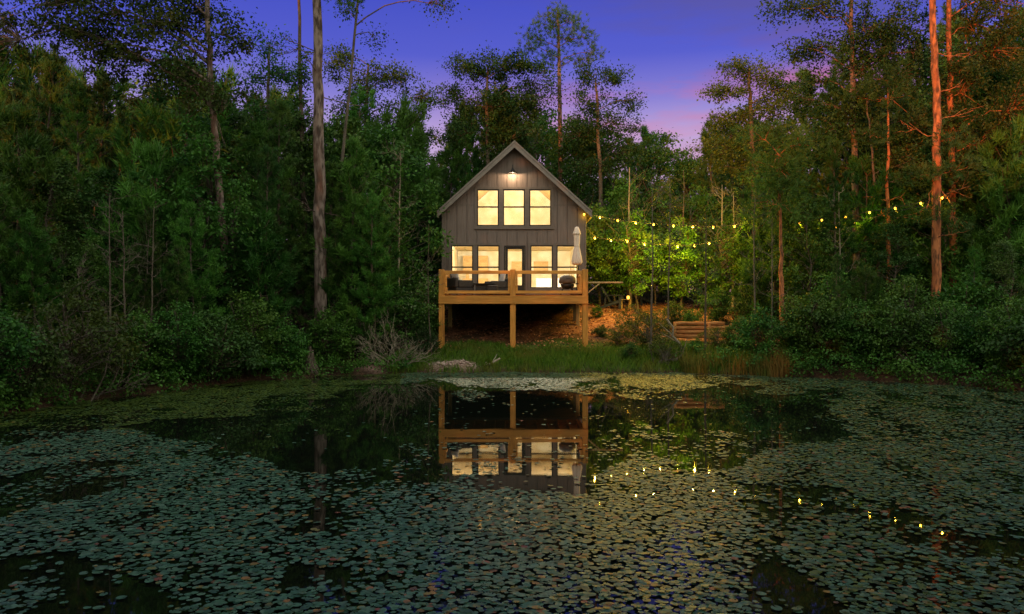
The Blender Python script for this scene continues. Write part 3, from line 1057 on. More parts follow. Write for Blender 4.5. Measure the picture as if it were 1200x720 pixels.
w = MB(); w.lathe([(0.1, UZ(289.4)), (0.108, UZ(289)), (0.108, UZ(287.6)), (0.1, UZ(287.2))], 20); w.build('strap', M['umbrella'], um)

# ------------------------------------------------------------------ seating behind the deck: slatted lounge chairs
def lounge_chair(label, x, y, rz):
    t = empty('garden_chair', (x, y, gz(x, y)), rz)
    tag(t, label, 'chair', 'dark slatted garden chairs around the clearing')
    w = MB()
    for i in range(5):
        w.bar((-0.26 + 0.13 * i, -0.02, 0.26), (-0.26 + 0.13 * i + 0.02 * (i - 2), 0.36, 0.98 - 0.03 * abs(i - 2)), 0.11, 0.02, (0, -1, 0.4))
    w.build('backrest', M['navy'], t, 0.004)
    w = MB()
    for i in range(5): w.box(-0.28, 0.28, -0.55 + i * 0.12, -0.45 + i * 0.12, 0.34 - 0.025 * i, 0.36 - 0.025 * i)
    w.build('seat', M['navy'], t, 0.004)
    for s in (-1, 1):
        w = MB(); w.box(s * 0.36 - 0.07, s * 0.36 + 0.07, -0.6, 0.2, 0.55, 0.575); w.build('armrest', M['navy'], t, 0.004)
        w = MB(); w.box(s * 0.33 - 0.02, s * 0.33 + 0.02, -0.55, -0.43, -0.05, 0.549); w.build('leg', M['navy'], t, 0.004)
        w = MB(); w.bar((s * 0.30, -0.5, 0.3), (s * 0.30, 0.42, 0.0), 0.03, 0.11); w.bar((s * 0.32, 0.16, 0.54), (s * 0.32, 0.2, 0.08), 0.03, 0.06); w.build('leg', M['navy'], t, 0.004)
    return t
def onground(px, Y): return (px - 600) / F * Y
lounge_chair('dark navy slatted chair just beyond the deck arm, facing away from the cabin', onground(715, 35.0), 35.0, R(75))
lounge_chair('dark slatted chair across the clearing, turned back towards the cabin', onground(757, 36.0), 36.0, R(-65))
sx_, sy_ = onground(733, 35.2), 35.2
st = empty('side_table', (sx_, sy_, gz(sx_, sy_)))
tag(st, 'small pale wooden side table between the two dark garden chairs', 'side table')
w = MB()
for i in range(4): w.box(-0.24 + i * 0.122, -0.132 + i * 0.122, -0.22, 0.22, 0.43, 0.45)
w.build('table_top', M['oldwood'], st, 0.003)
for a in (-1, 1):
    for b in (-1, 1):
        w = MB(); w.box(a * 0.19 - 0.025, a * 0.19 + 0.025, b * 0.17 - 0.025, b * 0.17 + 0.025, -0.05, 0.429); w.build('leg', M['oldwood'], st)
ln = empty('lantern', (sx_ + 0.12, sy_, gz(sx_, sy_) + 0.45))
tag(ln, 'little glowing lantern on the pale side table between the garden chairs', 'lantern')
w = MB(); w.lathe([(0.0, 0.02), (0.05, 0.02), (0.055, 0.09), (0.05, 0.16), (0.0, 0.16)], 12); w.build('globe', M['bulb'], ln)
w = MB(); w.lathe([(0.0, 0.0), (0.065, 0.0), (0.065, 0.02), (0.0, 0.02)], 12); w.lathe([(0.0, 0.16), (0.065, 0.16), (0.03, 0.21), (0.0, 0.22)], 12); w.build('frame', M['blackmetal'], ln)
# low timber retaining wall
rw = empty('retaining_wall', (onground(822, 28.6), 28.6, gz(onground(822, 28.6), 28.6)))
tag(rw, 'low retaining wall of orange timbers holding the slope beyond the dead saplings', 'retaining wall')
zb, zt = CH - (393 - 360) / F * 28.6, CH - (377 - 360) / F * 28.6
x0, x1 = onground(780, 28.6), onground(866, 28.6)
L_ = Matrix.Translation(-rw.location)
for k in range(4):
    r_ = (zt - zb + 0.12) / 8
    z = zb - 0.12 + r_ * (2 * k + 1)
    a0, a1 = x0 + (0.0, 0.16, 0.05, 0.3)[k], x1 - (0.0, 0.12, 0.25, 0.55)[k]
    w = MB()
    w.tube([Vector((a0 + (a1 - a0) * t / 6, 28.6 + 0.012 * k + rnd.gauss(0, 0.012), z + rnd.gauss(0, 0.008))) - rw.location for t in range(7)], [r_ * rnd.uniform(0.9, 1.06) for _ in range(7)], 10)
    w.build('timber', M['timber'], rw)
for xx in (x0 + 0.3, (x0 + x1) / 2 + 0.2, x1 - 0.35):
    w = MB(); w.tube([Vector((xx, 28.43, zb - 0.35)) - rw.location, Vector((xx + 0.02, 28.45, zt - 0.06)) - rw.location], 0.05, 8); w.build('stake', M['timber'], rw)

# ------------------------------------------------------------------ string lights
def string_light(label, pts):
    """cable through the points; a bulb hangs from every point flagged with 1"""
    root = empty('string_light', pts[0][0])
    tag(root, label, 'string lights', 'warm strings of bulbs beside the cabin')
    o0 = pts[0][0]
    path = []
    for (a, _), (b, _) in zip(pts, pts[1:]):
        for k in range(4):
            t = k / 4
            p = a.lerp(b, t)
            p.z += 0.06 - 0.05 * math.sin(math.pi * t)
            path.append(p - o0)
    path.append(pts[-1][0] - o0 + Vector((0, 0, 0.06)))
    w = MB(); w.tube(path, 0.014, 5); w.build('cable', M['blackmetal'], root)
    bm = None
    for p, on in pts:
        if not on: continue
        c = p - o0
        if bm is None:
            w = MB(); w.lathe([(0.0, -0.055), (0.028, -0.045), (0.04, -0.015), (0.036, 0.01), (0.018, 0.03), (0.0, 0.032)], 12)
            b = w.build('bulb', M['bulb'], root)
            s = MB(); s.lathe([(0.0, 0.028), (0.017, 0.028), (0.015, 0.07), (0.0, 0.075)], 8)
            so = s.build('socket', M['blackmetal'], b)
            bm = b
        else:
            b = copy_tree(bm, root)
        b.location = c
        lamp_light('string_bulb_light', p + Vector((0, 0, -0.075)), 2.0 if (p - at(684.5, 251, 30.86)).length < 0.1 else (110.0 if p.x < 9.6 else 14.0), (1.0, 0.58, 0.03), 0.022)
    return root

def cab(lst): return [(at(px, py, Y), on) for px, py, Y, on in lst]
string_light('upper string of warm bulbs running from the cabin eave to the tall red pine',
             cab([(684.5, 251, 30.86, 1), (703, 254.5, 31, 1), (724, 258.5, 31.2, 1), (745, 261, 31.4, 1), (766, 263, 31.5, 1), (789, 264.5, 31.6, 1), (812, 265.8, 31.6, 1), (836, 266, 31.5, 1), (861, 265, 31.2, 1),
                  (885, 263.5, 30.8, 1), (911, 263, 30.3, 0), (937, 261, 30, 1), (963, 258, 29.6, 1), (991, 254, 29.3, 1), (1019, 249, 29.0, 1), (1049, 244, 28.7, 1), (1079, 238, 28.4, 1), (1104, 231.5, 28.0, 1)]))
string_light('lower sagging string of warm bulbs looping through the bright leaves beside the cabin wall',
             cab([(688, 268, 31.5, 0), (697, 279, 31.8, 1), (716, 281.8, 32, 1), (735, 282.5, 32.3, 1), (755, 286, 32.5, 1), (773.5, 287.5, 32.5, 1), (794, 288.5, 32.4, 1), (814, 288, 32.2, 1), (831, 285, 31.9, 1), (858, 280, 31.4, 0),
                  (900, 274, 30.8, 0), (940, 270, 30.2, 0), (979, 266.5, 29.6, 1), (1001, 261, 29.3, 1), (1040, 252, 28.8, 0), (1092, 238, 28.0, 0)]))

# ------------------------------------------------------------------ kinds of trees and shrubs, built once each
def set_tree(root, wood, crown_mesh, bark, leaf):
    link('trunk', wood.mesh('trunk'), bark, root)
    if crown_mesh is not None: link('crown', crown_mesh, leaf, root)
    return root


def young_pine(H, RR, bark, leaf, bare=0.22, dense=1.0, tuft_L=0.21, nn=20):
    root = empty('young_pine')
    w, nd = Wood(), Needles()
    m = 9
    zs = np.linspace(-0.3, H, m)
    P = np.stack([np.cumsum(rng.normal(0, 0.035 * H / 8, m)), np.cumsum(rng.normal(0, 0.035 * H / 8, m)), zs], 1)
    r0 = 0.0105 * H
    w.limb(P, np.linspace(r0, 0.012, m), 7)
    tp, ta = [], []
    z = 0.10 * H
    while z < H - 0.15:
        f = z / H
        c = np.array([np.interp(z, zs, P[:, 0]), np.interp(z, zs, P[:, 1]), z])
        n = rnd.randint(3, 5)
        a0 = rnd.uniform(0, 6.28)
        for k in range(n):
            a = a0 + k * 6.283 / n + rnd.uniform(-0.35, 0.35)
            L = (RR * (1 - f) ** 0.75 + 0.22) * rnd.uniform(0.55, 1.15)
            el = R(-8 + 58 * f + rnd.uniform(-12, 12))
            d = np.array((math.cos(a) * math.cos(el), math.sin(a) * math.cos(el), math.sin(el)))
            e = c + d * L
            path = bend(c, e, sag=-0.06 * L, wob=0.03, n=4)
            path[-1, 2] += 0.12 * L
            w.limb(path, np.linspace(0.007 + 0.006 * L, 0.004, 4), 4)
            if f < bare and rnd.random() < 0.8: continue
            nt_ = max(2, int(L / 0.27 * dense))
            for q in range(nt_):
                t = min(1.0, 0.35 + 0.65 * (q + 0.4 + rnd.random() * 0.6) / nt_)
                x = t * 3
                i = min(2, int(x))
                p = path[i] + (path[i + 1] - path[i]) * (x - i)
                side = rng.normal(0, 0.10 + 0.10 * L, 3) * (0.5 + 0.5 * t)
                side[2] = abs(side[2]) * 0.5
                ax = d * 0.5 + np.array((0, 0, 0.7)) + side
                ax = ax / np.linalg.norm(ax)
                for _ in range(4):                      # one brush of needles along the twig's end
                    tp.append(p + side + ax * rnd.uniform(-0.12, 0.08) + rng.normal(0, 0.02, 3))
                    ta.append(ax)
        z += rnd.uniform(0.24, 0.36) * (0.8 + 0.05 * H)
    for q in range(5):
        tp.append(P[-1] + np.array((0, 0, -0.09 * q)))
        ta.append(np.array((0, 0, 1.0)))
    nd.tufts(tp, ta, nn, 0.8, tuft_L)
    return set_tree(root, w, nd.mesh('crown'), bark, leaf)


def leafy(name, H, RR, bark, leaf, nclump=55, per=80, L=0.12, low=0.3, stems=1, clump_r=0.42, shape=1.0, bare_twigs=0):
    """broad-leaved tree or shrub with an uneven crown"""
    root = empty(name)
    w, lv = Wood(), Leaves()
    tops = []
    for s in range(stems):
        m = 7
        a = rnd.uniform(0, 6.28)
        sp = 0.0 if stems == 1 else RR * rnd.uniform(0.15, 0.6)
        zs = np.linspace(-0.2, H * rnd.uniform(0.7, 0.9), m)
        t = np.linspace(0, 1, m)
        P = np.stack([math.cos(a) * sp * t ** 1.3 + np.cumsum(rng.normal(0, 0.02 * H, m)) * t, math.sin(a) * sp * t ** 1.3 + np.cumsum(rng.normal(0, 0.02 * H, m)) * t, zs], 1)
        r0 = 0.013 * H / (1 if stems == 1 else 1.5)
        w.limb(P, np.linspace(r0, 0.012, m), 6 if stems == 1 else 5)
        tops.append(P)
    lobes = [(rnd.uniform(0, 6.28), rnd.uniform(-0.3, 0.5), rnd.uniform(0.25, 0.65)) for _ in range(5)]
    for k in range(nclump):
        while True:
            u = rng.normal(0, 1, 3)
            u /= np.linalg.norm(u)
            rr = rnd.uniform(0.45, 1.0) ** 0.6
            bump = 0.72 + sum(b * max(0, math.cos(math.atan2(u[1], u[0]) - a)) ** 6 * max(0, 1 - abs(u[2] - z) * 1.6) for a, z, b in lobes)
            z = (0.5 + 0.5 * u[2] * rr)
            zc = H * (low + (1 - low) * z)
            wd = RR * (1 - 0.45 * z ** 2 * shape) * min(bump, 1.15)
            c = np.array((u[0] * rr * wd, u[1] * rr * wd, zc))
            break
        lv.clump(c, clump_r * rnd.uniform(0.6, 1.25), int(per * rnd.uniform(0.5, 1.3)), L)
        P = tops[k % stems]
        zz = min(max(zc - rnd.uniform(0.15, 0.4) * RR - 0.2, 0.12 * H), P[-1, 2])
        s = np.array([np.interp(zz, P[:, 2], P[:, 0]), np.interp(zz, P[:, 2], P[:, 1]), zz])
        dist = np.linalg.norm(c - s)
        w.limb(bend(s, c, sag=0.08 * dist, wob=0.06, n=5), np.linspace(0.006 + 0.008 * dist, 0.003, 5), 4)
    for k in range(bare_twigs):
        P = tops[k % stems]
        s = P[rnd.randint(2, 5)]
        e = s + np.array((rnd.uniform(-1, 1) * RR * 1.3, rnd.uniform(-1, 1) * RR * 1.3, rnd.uniform(0.1, 0.6) * H))
        w.limb(bend(s, e, wob=0.08, n=6), np.linspace(0.014, 0.004, 6), 4)
    return set_tree(root, w, lv.mesh('crown'), bark, leaf)


def bare_twigs(w, base, d, L, r, depth, spread=0.55):
    n = 5
    e = base + d * L
    P = bend(base, e, sag=0.0, wob=0.09, n=n)
    w.limb(P, np.linspace(r, r * 0.45, n), 5)
    if depth == 0: return
    for k in range(rnd.randint(2, 4)):
        t = rnd.uniform(0.35, 1.0)
        i = min(n - 2, int(t * (n - 1)))
        p = P[i] + (P[i + 1] - P[i]) * (t * (n - 1) - i)
        nd = d + rng.normal(0, spread, 3)
        nd[2] += 0.15
        nd /= np.linalg.norm(nd)
        bare_twigs(w, p, nd, L * rnd.uniform(0.4, 0.7), r * 0.5, depth - 1, spread)


def sapling(name, H, bark, leaf=None, twigs=14, per=14, leafL=0.1, r=0.035, lean=0.03, top_only=0.35):
    """slim straight trunk with bare side twigs and, if alive, a few small sprays of leaves"""
    root = empty(name)
    w, lv = Wood(), Leaves()
    m = 9
    zs = np.linspace(-0.3, H, m)
    P = np.stack([np.cumsum(rng.normal(0, lean * H / 8, m)), np.cumsum(rng.normal(0, lean * H / 8, m)), zs], 1)
    w.limb(P, np.linspace(r, r * 0.25, m), 6)
    for k in range(twigs):
        f = rnd.uniform(top_only, 0.98)
        i = min(m - 2, int(f * (m - 1)))
        p = P[i] + (P[i + 1] - P[i]) * (f * (m - 1) - i)
        a = rnd.uniform(0, 6.28)
        d = np.array((math.cos(a), math.sin(a), rnd.uniform(0.2, 0.9)))
        d /= np.linalg.norm(d)
        L = H * rnd.uniform(0.06, 0.16) * (1.2 - f * 0.6)
        bare_twigs(w, p, d, L * 1.25, min(r * 0.3, 0.011), 2, 0.5)
        if leaf is not None:
            for q in range(2): lv.clump(p + d * L * rnd.uniform(0.5, 1.1), 0.22, per, leafL)
    return set_tree(root, w, lv.mesh('crown') if leaf is not None else None, bark, leaf)


# ------------------------------------------------------------------ trees one can tell apart, each built by itself
def big_tree(name, label, cat, pts, Y, width, bark, leaf, blobs, pine=False, L=0.14, per=60, dead=0, dY=1.8, top_r=0.3, fuller=1.5, group=None):
    """pts: trunk waypoints as seen in the photograph, from the ground up; blobs: (px, py, rx, ry, rz, clumps) of the crown"""
    b = at(pts[0][0], pts[0][1], Y)
    b.z = gz(b.x, b.y)
    root = empty(name, b)
    tag(root, label, cat, group)
    W = [np.array((0, 0, -0.3))] + [np.array(at(px, py, Y) - b) for px, py in pts[1:]]
    Q = []
    for a, c in zip(W, W[1:]):
        for k in range(5): Q.append(a + (c - a) * k / 5 + rng.normal(0, 0.018, 3) * (1 if k else 0))
    Q.append(W[-1])
    Q = np.array(Q)
    t = np.linspace(0, 1, len(Q))
    rad = width / 2 * (1 - (1 - top_r) * t ** 1.1)
    rad[0] *= 1.35
    w = Wood()
    w.limb(Q, rad, 10)
    lv, nd = Leaves(), Needles()
    for px, py, rx, ry, rz, n in blobs:
        cc = np.array(at(px, py, Y) - b)
        # one main limb into the middle of the blob, twigs from it to every clump
        zz = max(min(cc[2] - 0.35 * math.hypot(cc[0] - Q[-1, 0], cc[1]), Q[-1, 2] - 0.1), 0.3 * Q[-1, 2])
        s = np.array([np.interp(zz, Q[:, 2], Q[:, 0]), np.interp(zz, Q[:, 2], Q[:, 1]), zz])
        ln = np.linalg.norm(cc - s)
        limb = bend(s, cc, sag=0.12 * ln, wob=0.05, n=7)
        w.limb(limb, np.linspace(min(0.012 + 0.010 * ln, width * 0.2), 0.012, 7), 6)
        for k in range(n if pine else int(n * fuller)):
            u = rng.normal(0, 1, 3)
            u /= np.linalg.norm(u)
            c = cc + u * np.array((rx * 1.15, ry * 1.15, rz * 1.35)) * rnd.uniform(0.2, 1.0) ** 0.8
            i = int(np.argmin(np.linalg.norm(limb - c, axis=1)))
            i = max(1, min(i, 5))
            d = np.linalg.norm(c - limb[i])
            w.limb(bend(limb[i], c, sag=0.05 * d, wob=0.08, n=4), np.linspace(0.008 + 0.007 * d, 0.003, 4), 4)
            if pine:
                m = int(per / 6)
                off = rng.normal(0, 0.30, (m, 3)) * np.array((1, 1, 0.7))
                nd.tufts(c + off, unit(off + np.array((0, 0, 0.3))), 13, 0.85, 0.24)
            else:
                lv.clump(c, 0.56 * rnd.uniform(0.5, 1.3), int(per * 2.5 * rnd.uniform(0.4, 1.4)), L * 0.78, 0.75)
    for k in range(dead):
        f = rnd.uniform(0.2, 0.62)
        i = int(f * (len(Q) - 1))
        a = rnd.uniform(0, 6.28)
        d = np.array((math.cos(a), math.sin(a), rnd.uniform(-0.1, 0.4)))
        bare_twigs(w, Q[i], d / np.linalg.norm(d), rnd.uniform(0.5, 1.5), 0.022, 1)
    cm = None
    if blobs: cm = nd.mesh('crown') if pine else lv.mesh('crown')
    set_tree(root, w, cm, bark, leaf)
    return root


big_tree('tall_pine', 'tall straight grey-barked pine trunk at the left bank, its crown above the picture', 'pine tree',
         [(377, 425), (376, 340), (374, 190), (373, 60), (370, -90), (371, -260)], 26.0, 0.47, M['bark_pine'], M['needles_dark'],
         [(395, -8, 0.9, 0.9, 0.35, 7), (372, -230, 2.2, 2.2, 1.4, 40), (330, -120, 1.4, 1.2, 0.7, 14), (430, -130, 1.6, 1.2, 0.8, 14)], True, dead=6, top_r=0.4)
big_tree('tall_oak', 'broad tree with spotted leaning trunk spreading yellowing leaves over the upper left corner', 'tree',
         [(270, 415), (266, 330), (256, 210), (248, 110), (243, 20), (238, -120)], 24.0, 0.27, M['bark_pine'], M['leaf_yellowing'],
         [(190, 28, 1.3, 1.6, 0.6, 20), (120, 20, 1.5, 1.6, 0.8, 22), (50, 10, 1.6, 1.6, 0.9, 22), (-10, 40, 1.3, 1.5, 1.3, 18), (150, 70, 1.3, 1.5, 0.6, 16), (235, 10, 0.9, 1.2, 0.6, 10), (225, 60, 0.9, 1.4, 0.8, 12),
          (265, 40, 0.6, 1.2, 0.9, 9), (180, -50, 2.2, 2.0, 1.2, 26), (60, -70, 2.4, 2.0, 1.4, 26), (262, 130, 0.6, 1.0, 1.0, 8), (100, 50, 1.4, 1.4, 0.6, 16), (215, 100, 1.0, 1.2, 0.7, 12), (155, -10, 1.6, 1.5, 0.5, 16)], L=0.15, per=34, top_r=0.45, fuller=1.5)
big_tree('hanging_birch', 'thin tree whose drooping leafy twigs hang alone into the open sky', 'tree',
         [(392, 420), (400, 200), (425, -60), (440, -160)], 27.5, 0.14, M['bark_grey'], M['leaf_dark'],
         [(515, 4, 0.38, 0.4, 0.22, 8), (500, -30, 0.7, 0.6, 0.4, 10), (440, 42, 0.22, 0.3, 0.5, 4), (432, 95, 0.2, 0.3, 0.25, 3), (405, 12, 0.3, 0.4, 0.3, 5)], L=0.13, per=16, top_r=0.3)
ivy = big_tree('ivy_clad_tree', 'slim dark trunk wrapped in ivy beside the tall grey pine', 'tree',
         [(357, 410), (355, 220), (351, 60), (349, -120)], 30.0, 0.24, M['bark_dark'], M['leaf_dark'],
         [(352, -60, 1.2, 1.2, 0.8, 14), (420, -70, 1.0, 1.0, 0.5, 8)], L=0.13, per=40)
lv = Leaves()
for k in range(46):
    py = rnd.uniform(45, 200)
    c = np.array(at(352 + (py - 60) * 0.02 + rnd.uniform(-7, 7), py, 30.0) - ivy.location) + np.array((0, rnd.uniform(-0.3, 0.3), 0))
    lv.clump(c, 0.26, 34, 0.12, 1.0)
link('ivy', lv.mesh('ivy'), M['leaf'], ivy)
big_tree('tall_pine', 'slender pine with a flat tufted crown rising alone high above the cabin ridge', 'pine tree',
         [(658, 335), (657, 230), (656, 120), (655, 60), (654, 14)], 45.0, 0.36, M['bark_pine'], M['needles_dark'],
         [(655, 16, 0.7, 0.9, 0.35, 8), (637, 30, 0.7, 0.9, 0.4, 9), (672, 26, 0.7, 0.9, 0.4, 8), (628, 48, 0.7, 0.8, 0.35, 8), (662, 46, 0.9, 1.0, 0.5, 10), (686, 44, 0.5, 0.7, 0.4, 6),
          (645, 66, 0.6, 0.8, 0.25, 6), (680, 70, 0.8, 0.8, 0.3, 7), (694, 62, 0.4, 0.5, 0.25, 3), (620, 56, 0.5, 0.5, 0.25, 4)], True, per=60, dead=9, top_r=0.35)
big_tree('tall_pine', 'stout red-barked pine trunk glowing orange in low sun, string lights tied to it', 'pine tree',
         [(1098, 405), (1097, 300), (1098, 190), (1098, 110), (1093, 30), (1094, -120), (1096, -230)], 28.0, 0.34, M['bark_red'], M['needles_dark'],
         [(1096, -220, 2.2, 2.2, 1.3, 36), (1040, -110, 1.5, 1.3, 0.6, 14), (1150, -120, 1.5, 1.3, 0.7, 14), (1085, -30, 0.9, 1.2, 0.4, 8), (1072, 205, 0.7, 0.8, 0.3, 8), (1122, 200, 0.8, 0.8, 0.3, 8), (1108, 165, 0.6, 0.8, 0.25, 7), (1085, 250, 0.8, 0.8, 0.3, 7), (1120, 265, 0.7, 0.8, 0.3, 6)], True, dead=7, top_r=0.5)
big_tree('tall_oak', 'second tall trunk close behind the orange pine, with a wide dark leafy crown', 'tree',
         [(1117, 400), (1116, 250), (1114, 130), (1112, 20), (1114, -150)], 30.5, 0.31, M['bark_red'], M['leaf_autumn'],
         [(1170, 60, 1.3, 1.5, 1.0, 18), (1190, 130, 1.2, 1.5, 1.0, 18), (1150, 170, 1.2, 1.4, 0.8, 16), (1185, 220, 1.2, 1.4, 0.8, 14), (1175, 0, 1.5, 1.5, 1.0, 16), (1130, -60, 2.0, 1.8, 1.0, 20), (1060, 190, 0.8, 1.2, 0.7, 9), (1130, 110, 0.9, 1.4, 0.9, 12), (1150, 30, 0.9, 1.3, 0.8, 12), (1080, 150, 0.8, 1.2, 0.8, 10), (1118, 150, 0.7, 1.3, 0.7, 10), (1116, 210, 0.8, 1.3, 0.7, 10), (1124, 85, 0.5, 1.2, 0.4, 6)],
         L=0.15, per=36, top_r=0.45, fuller=2.0)
big_tree('tall_oak', 'grey upright tree with airy dark leaf sprays reaching out over the open sky', 'tree',
         [(1004, 400), (1003, 250), (999, 120), (997, 30), (995, -140)], 31.0, 0.30, M['bark_pine'], M['leaf_dark'],
         [(960, 10, 1.2, 1.3, 0.4, 11), (920, 8, 0.7, 0.9, 0.3, 6), (1040, 30, 1.5, 1.5, 0.8, 20), (1060, 90, 1.4, 1.4, 0.8, 20), (1010, 80, 1.2, 1.4, 0.7, 16), (960, 55, 0.8, 1.0, 0.5, 8), (955, 95, 0.8, 1.0, 0.35, 8),
          (990, 130, 1.2, 1.4, 0.6, 16), (1040, 150, 1.5, 1.5, 0.8, 22), (940, 120, 0.8, 1.0, 0.4, 8), (1000, -60, 1.9, 1.8, 0.8, 22), (1070, -30, 1.5, 1.5, 0.7, 16), (1020, 45, 1.3, 1.4, 0.8, 16), (975, 150, 1.3, 1.4, 0.7, 15), (1050, 190, 1.5, 1.5, 0.8, 18), (930, 60, 0.6, 0.8, 0.25, 4), (1085, 60, 1.0, 1.3, 0.9, 14)], L=0.15, per=36, top_r=0.4, fuller=1.8)
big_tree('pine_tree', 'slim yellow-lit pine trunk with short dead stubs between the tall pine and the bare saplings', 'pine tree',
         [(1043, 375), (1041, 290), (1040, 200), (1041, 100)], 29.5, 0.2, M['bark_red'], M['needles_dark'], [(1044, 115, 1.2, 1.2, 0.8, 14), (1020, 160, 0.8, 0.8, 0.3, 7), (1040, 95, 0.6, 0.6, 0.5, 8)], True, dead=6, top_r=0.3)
big_tree('pine_tree', 'very thin grey trunk leaning beside the slim yellow-lit pine', 'pine tree',
         [(1033, 330), (1026, 230), (1020, 165), (1016, 110)], 30.0, 0.11, M['bark_grey'], M['needles_dark'], [(1014, 110, 0.8, 0.8, 0.5, 8)], True, dead=5, top_r=0.5)
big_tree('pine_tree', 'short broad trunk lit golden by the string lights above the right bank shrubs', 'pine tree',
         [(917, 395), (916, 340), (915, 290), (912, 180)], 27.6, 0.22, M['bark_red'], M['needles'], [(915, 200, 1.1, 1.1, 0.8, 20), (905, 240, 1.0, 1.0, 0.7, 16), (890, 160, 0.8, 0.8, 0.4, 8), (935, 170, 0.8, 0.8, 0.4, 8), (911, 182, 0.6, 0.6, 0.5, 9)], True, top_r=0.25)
big_tree('layered_pine', 'wide layered tree crown standing against the purple sky right of the clearing', 'tree',
         [(885, 335), (884, 220), (880, 130), (878, 80)], 38.0, 0.34, M['bark_grey'], M['leaf_olive'],
         [(868, 82, 0.9, 1.0, 0.35, 10), (895, 92, 1.0, 1.1, 0.4, 12), (850, 108, 1.0, 1.1, 0.35, 12), (905, 125, 1.3, 1.3, 0.4, 16), (860, 140, 1.3, 1.3, 0.4, 16), (900, 160, 1.4, 1.4, 0.5, 16), (850, 175, 1.3, 1.3, 0.5, 15), (930, 105, 0.8, 0.9, 0.35, 8), (875, 200, 1.6, 1.4, 0.5, 15)], L=0.16, per=38)
big_tree('broadleaf_tree', 'dark rounded tree crown against lilac sky directly behind the cabin roof', 'tree',
         [(575, 345), (573, 220), (570, 120), (572, 80)], 43.0, 0.34, M['bark_grey'], M['leaf_dark'],
         [(550, 85, 1.2, 1.3, 0.6, 16), (585, 80, 1.3, 1.3, 0.7, 18), (615, 78, 1.3, 1.3, 0.5, 15), (535, 115, 1.0, 1.2, 0.6, 12), (575, 125, 1.8, 1.6, 0.8, 24), (615, 120, 1.5, 1.5, 0.8, 20), (545, 155, 1.4, 1.4, 0.8, 18), (600, 165, 2.0, 1.6, 0.8, 24), (635, 100, 0.9, 1.2, 0.8, 10)], L=0.17, per=46)
big_tree('broadleaf_tree', 'open-crowned tree behind the cabin beside the lone tall pine', 'tree',
         [(705, 345), (704, 230), (700, 120), (698, 92)], 42.0, 0.28, M['bark_grey'], M['leaf_dark'],
         [(690, 88, 0.9, 1.1, 0.5, 10), (715, 95, 0.9, 1.1, 0.5, 10), (735, 118, 0.8, 1.0, 0.5, 9), (690, 125, 1.2, 1.3, 0.6, 14), (720, 145, 1.3, 1.3, 0.7, 15), (675, 160, 1.2, 1.3, 0.7, 13), (730, 180, 1.2, 1.2, 0.7, 14), (690, 195, 1.5, 1.4, 0.7, 16)], L=0.16, per=36)
big_tree('broadleaf_tree', 'dark leafy tree against the sky behind the tall grey pine trunk', 'tree',
         [(425, 350), (427, 220), (430, 110), (432, 75)], 38.0, 0.3, M['bark_grey'], M['leaf_dark'],
         [(400, 78, 0.9, 1.1, 0.5, 10), (435, 95, 1.0, 1.2, 0.6, 12), (470, 92, 0.9, 1.1, 0.5, 10), (490, 118, 0.8, 1.0, 0.5, 9), (410, 130, 1.4, 1.3, 0.7, 16), (455, 140, 1.6, 1.4, 0.7, 18), (495, 160, 0.9, 1.0, 0.7, 10), (420, 180, 1.6, 1.4, 0.7, 16), (470, 190, 1.5, 1.4, 0.6, 15), (400, 65, 0.5, 0.6, 0.3, 4)], L=0.16, per=42)
big_tree('broadleaf_tree', 'airy leafy tree between the spotted leaning trunk and the tall grey pine', 'tree',
         [(318, 380), (317, 230), (314, 110), (316, 62)], 31.0, 0.24, M['bark_grey'], M['leaf'],
         [(318, 55, 0.7, 0.9, 0.5, 8), (300, 90, 0.9, 1.0, 0.5, 10), (335, 85, 0.8, 0.9, 0.6, 9), (315, 130, 1.2, 1.2, 0.7, 16), (345, 140, 0.8, 1.0, 0.7, 10), (285, 140, 1.0, 1.1, 0.6, 12), (320, 185, 1.4, 1.3, 0.8, 16)], L=0.14, per=34)

# ------------------------------------------------------------------ the wood: young trees one by one
SKY_TOP = [(-150, -10), (0, 18), (60, 35), (110, 52), (170, 48), (230, 62), (275, 95), (320, 75), (385, 120), (430, 75), (480, 110), (505, 165), (520, 90), (560, 66), (620, 70), (645, 105), (700, 88),
           (745, 118), (765, 116), (800, 130), (838, 120), (850, 95), (875, 85), (905, 95), (945, 70), (1000, 30), (1350, -60)]
def sky_top(px): return float(np.interp(px, [a for a, _ in SKY_TOP], [b for _, b in SKY_TOP]))

KINDS = {}
def kind(key, makers): KINDS[key] = dict(protos=[], used=[], makers=makers)
rp = lambda i, H, RR, **k: young_pine(H, RR, M['bark_dark'] if i % 2 else M['bark_grey'], M['needles'] if i % 3 else M['needles_dark'], **k)
PINES = [(rp(0, 8, 1.7, bare=0.26, dense=1.2), 8), (rp(1, 8, 1.5, bare=0.34, dense=1.3), 8), (rp(2, 6, 1.4, bare=0.16, dense=1.4), 6), (rp(3, 10, 1.9, bare=0.30, dense=1.2), 10), (rp(4, 10, 2.1, bare=0.2, dense=1.2), 10), (rp(5, 4, 1.1, bare=0.08, dense=1.5), 4)]
BROADS = [(leafy('leafy_tree', 7, 1.7, M['bark_grey'], M['leaf'], 90, 85, 0.12, 0.12), 7), (leafy('leafy_tree', 9, 2.0, M['bark_grey'], M['leaf_dark'], 110, 85, 0.14, 0.14), 9),
          (leafy('leafy_tree', 6, 1.5, M['bark_grey'], M['leaf'], 75, 85, 0.115, 0.1), 6), (leafy('leafy_tree', 9, 1.8, M['bark_dark'], M['leaf_olive'], 95, 80, 0.14, 0.16), 9)]
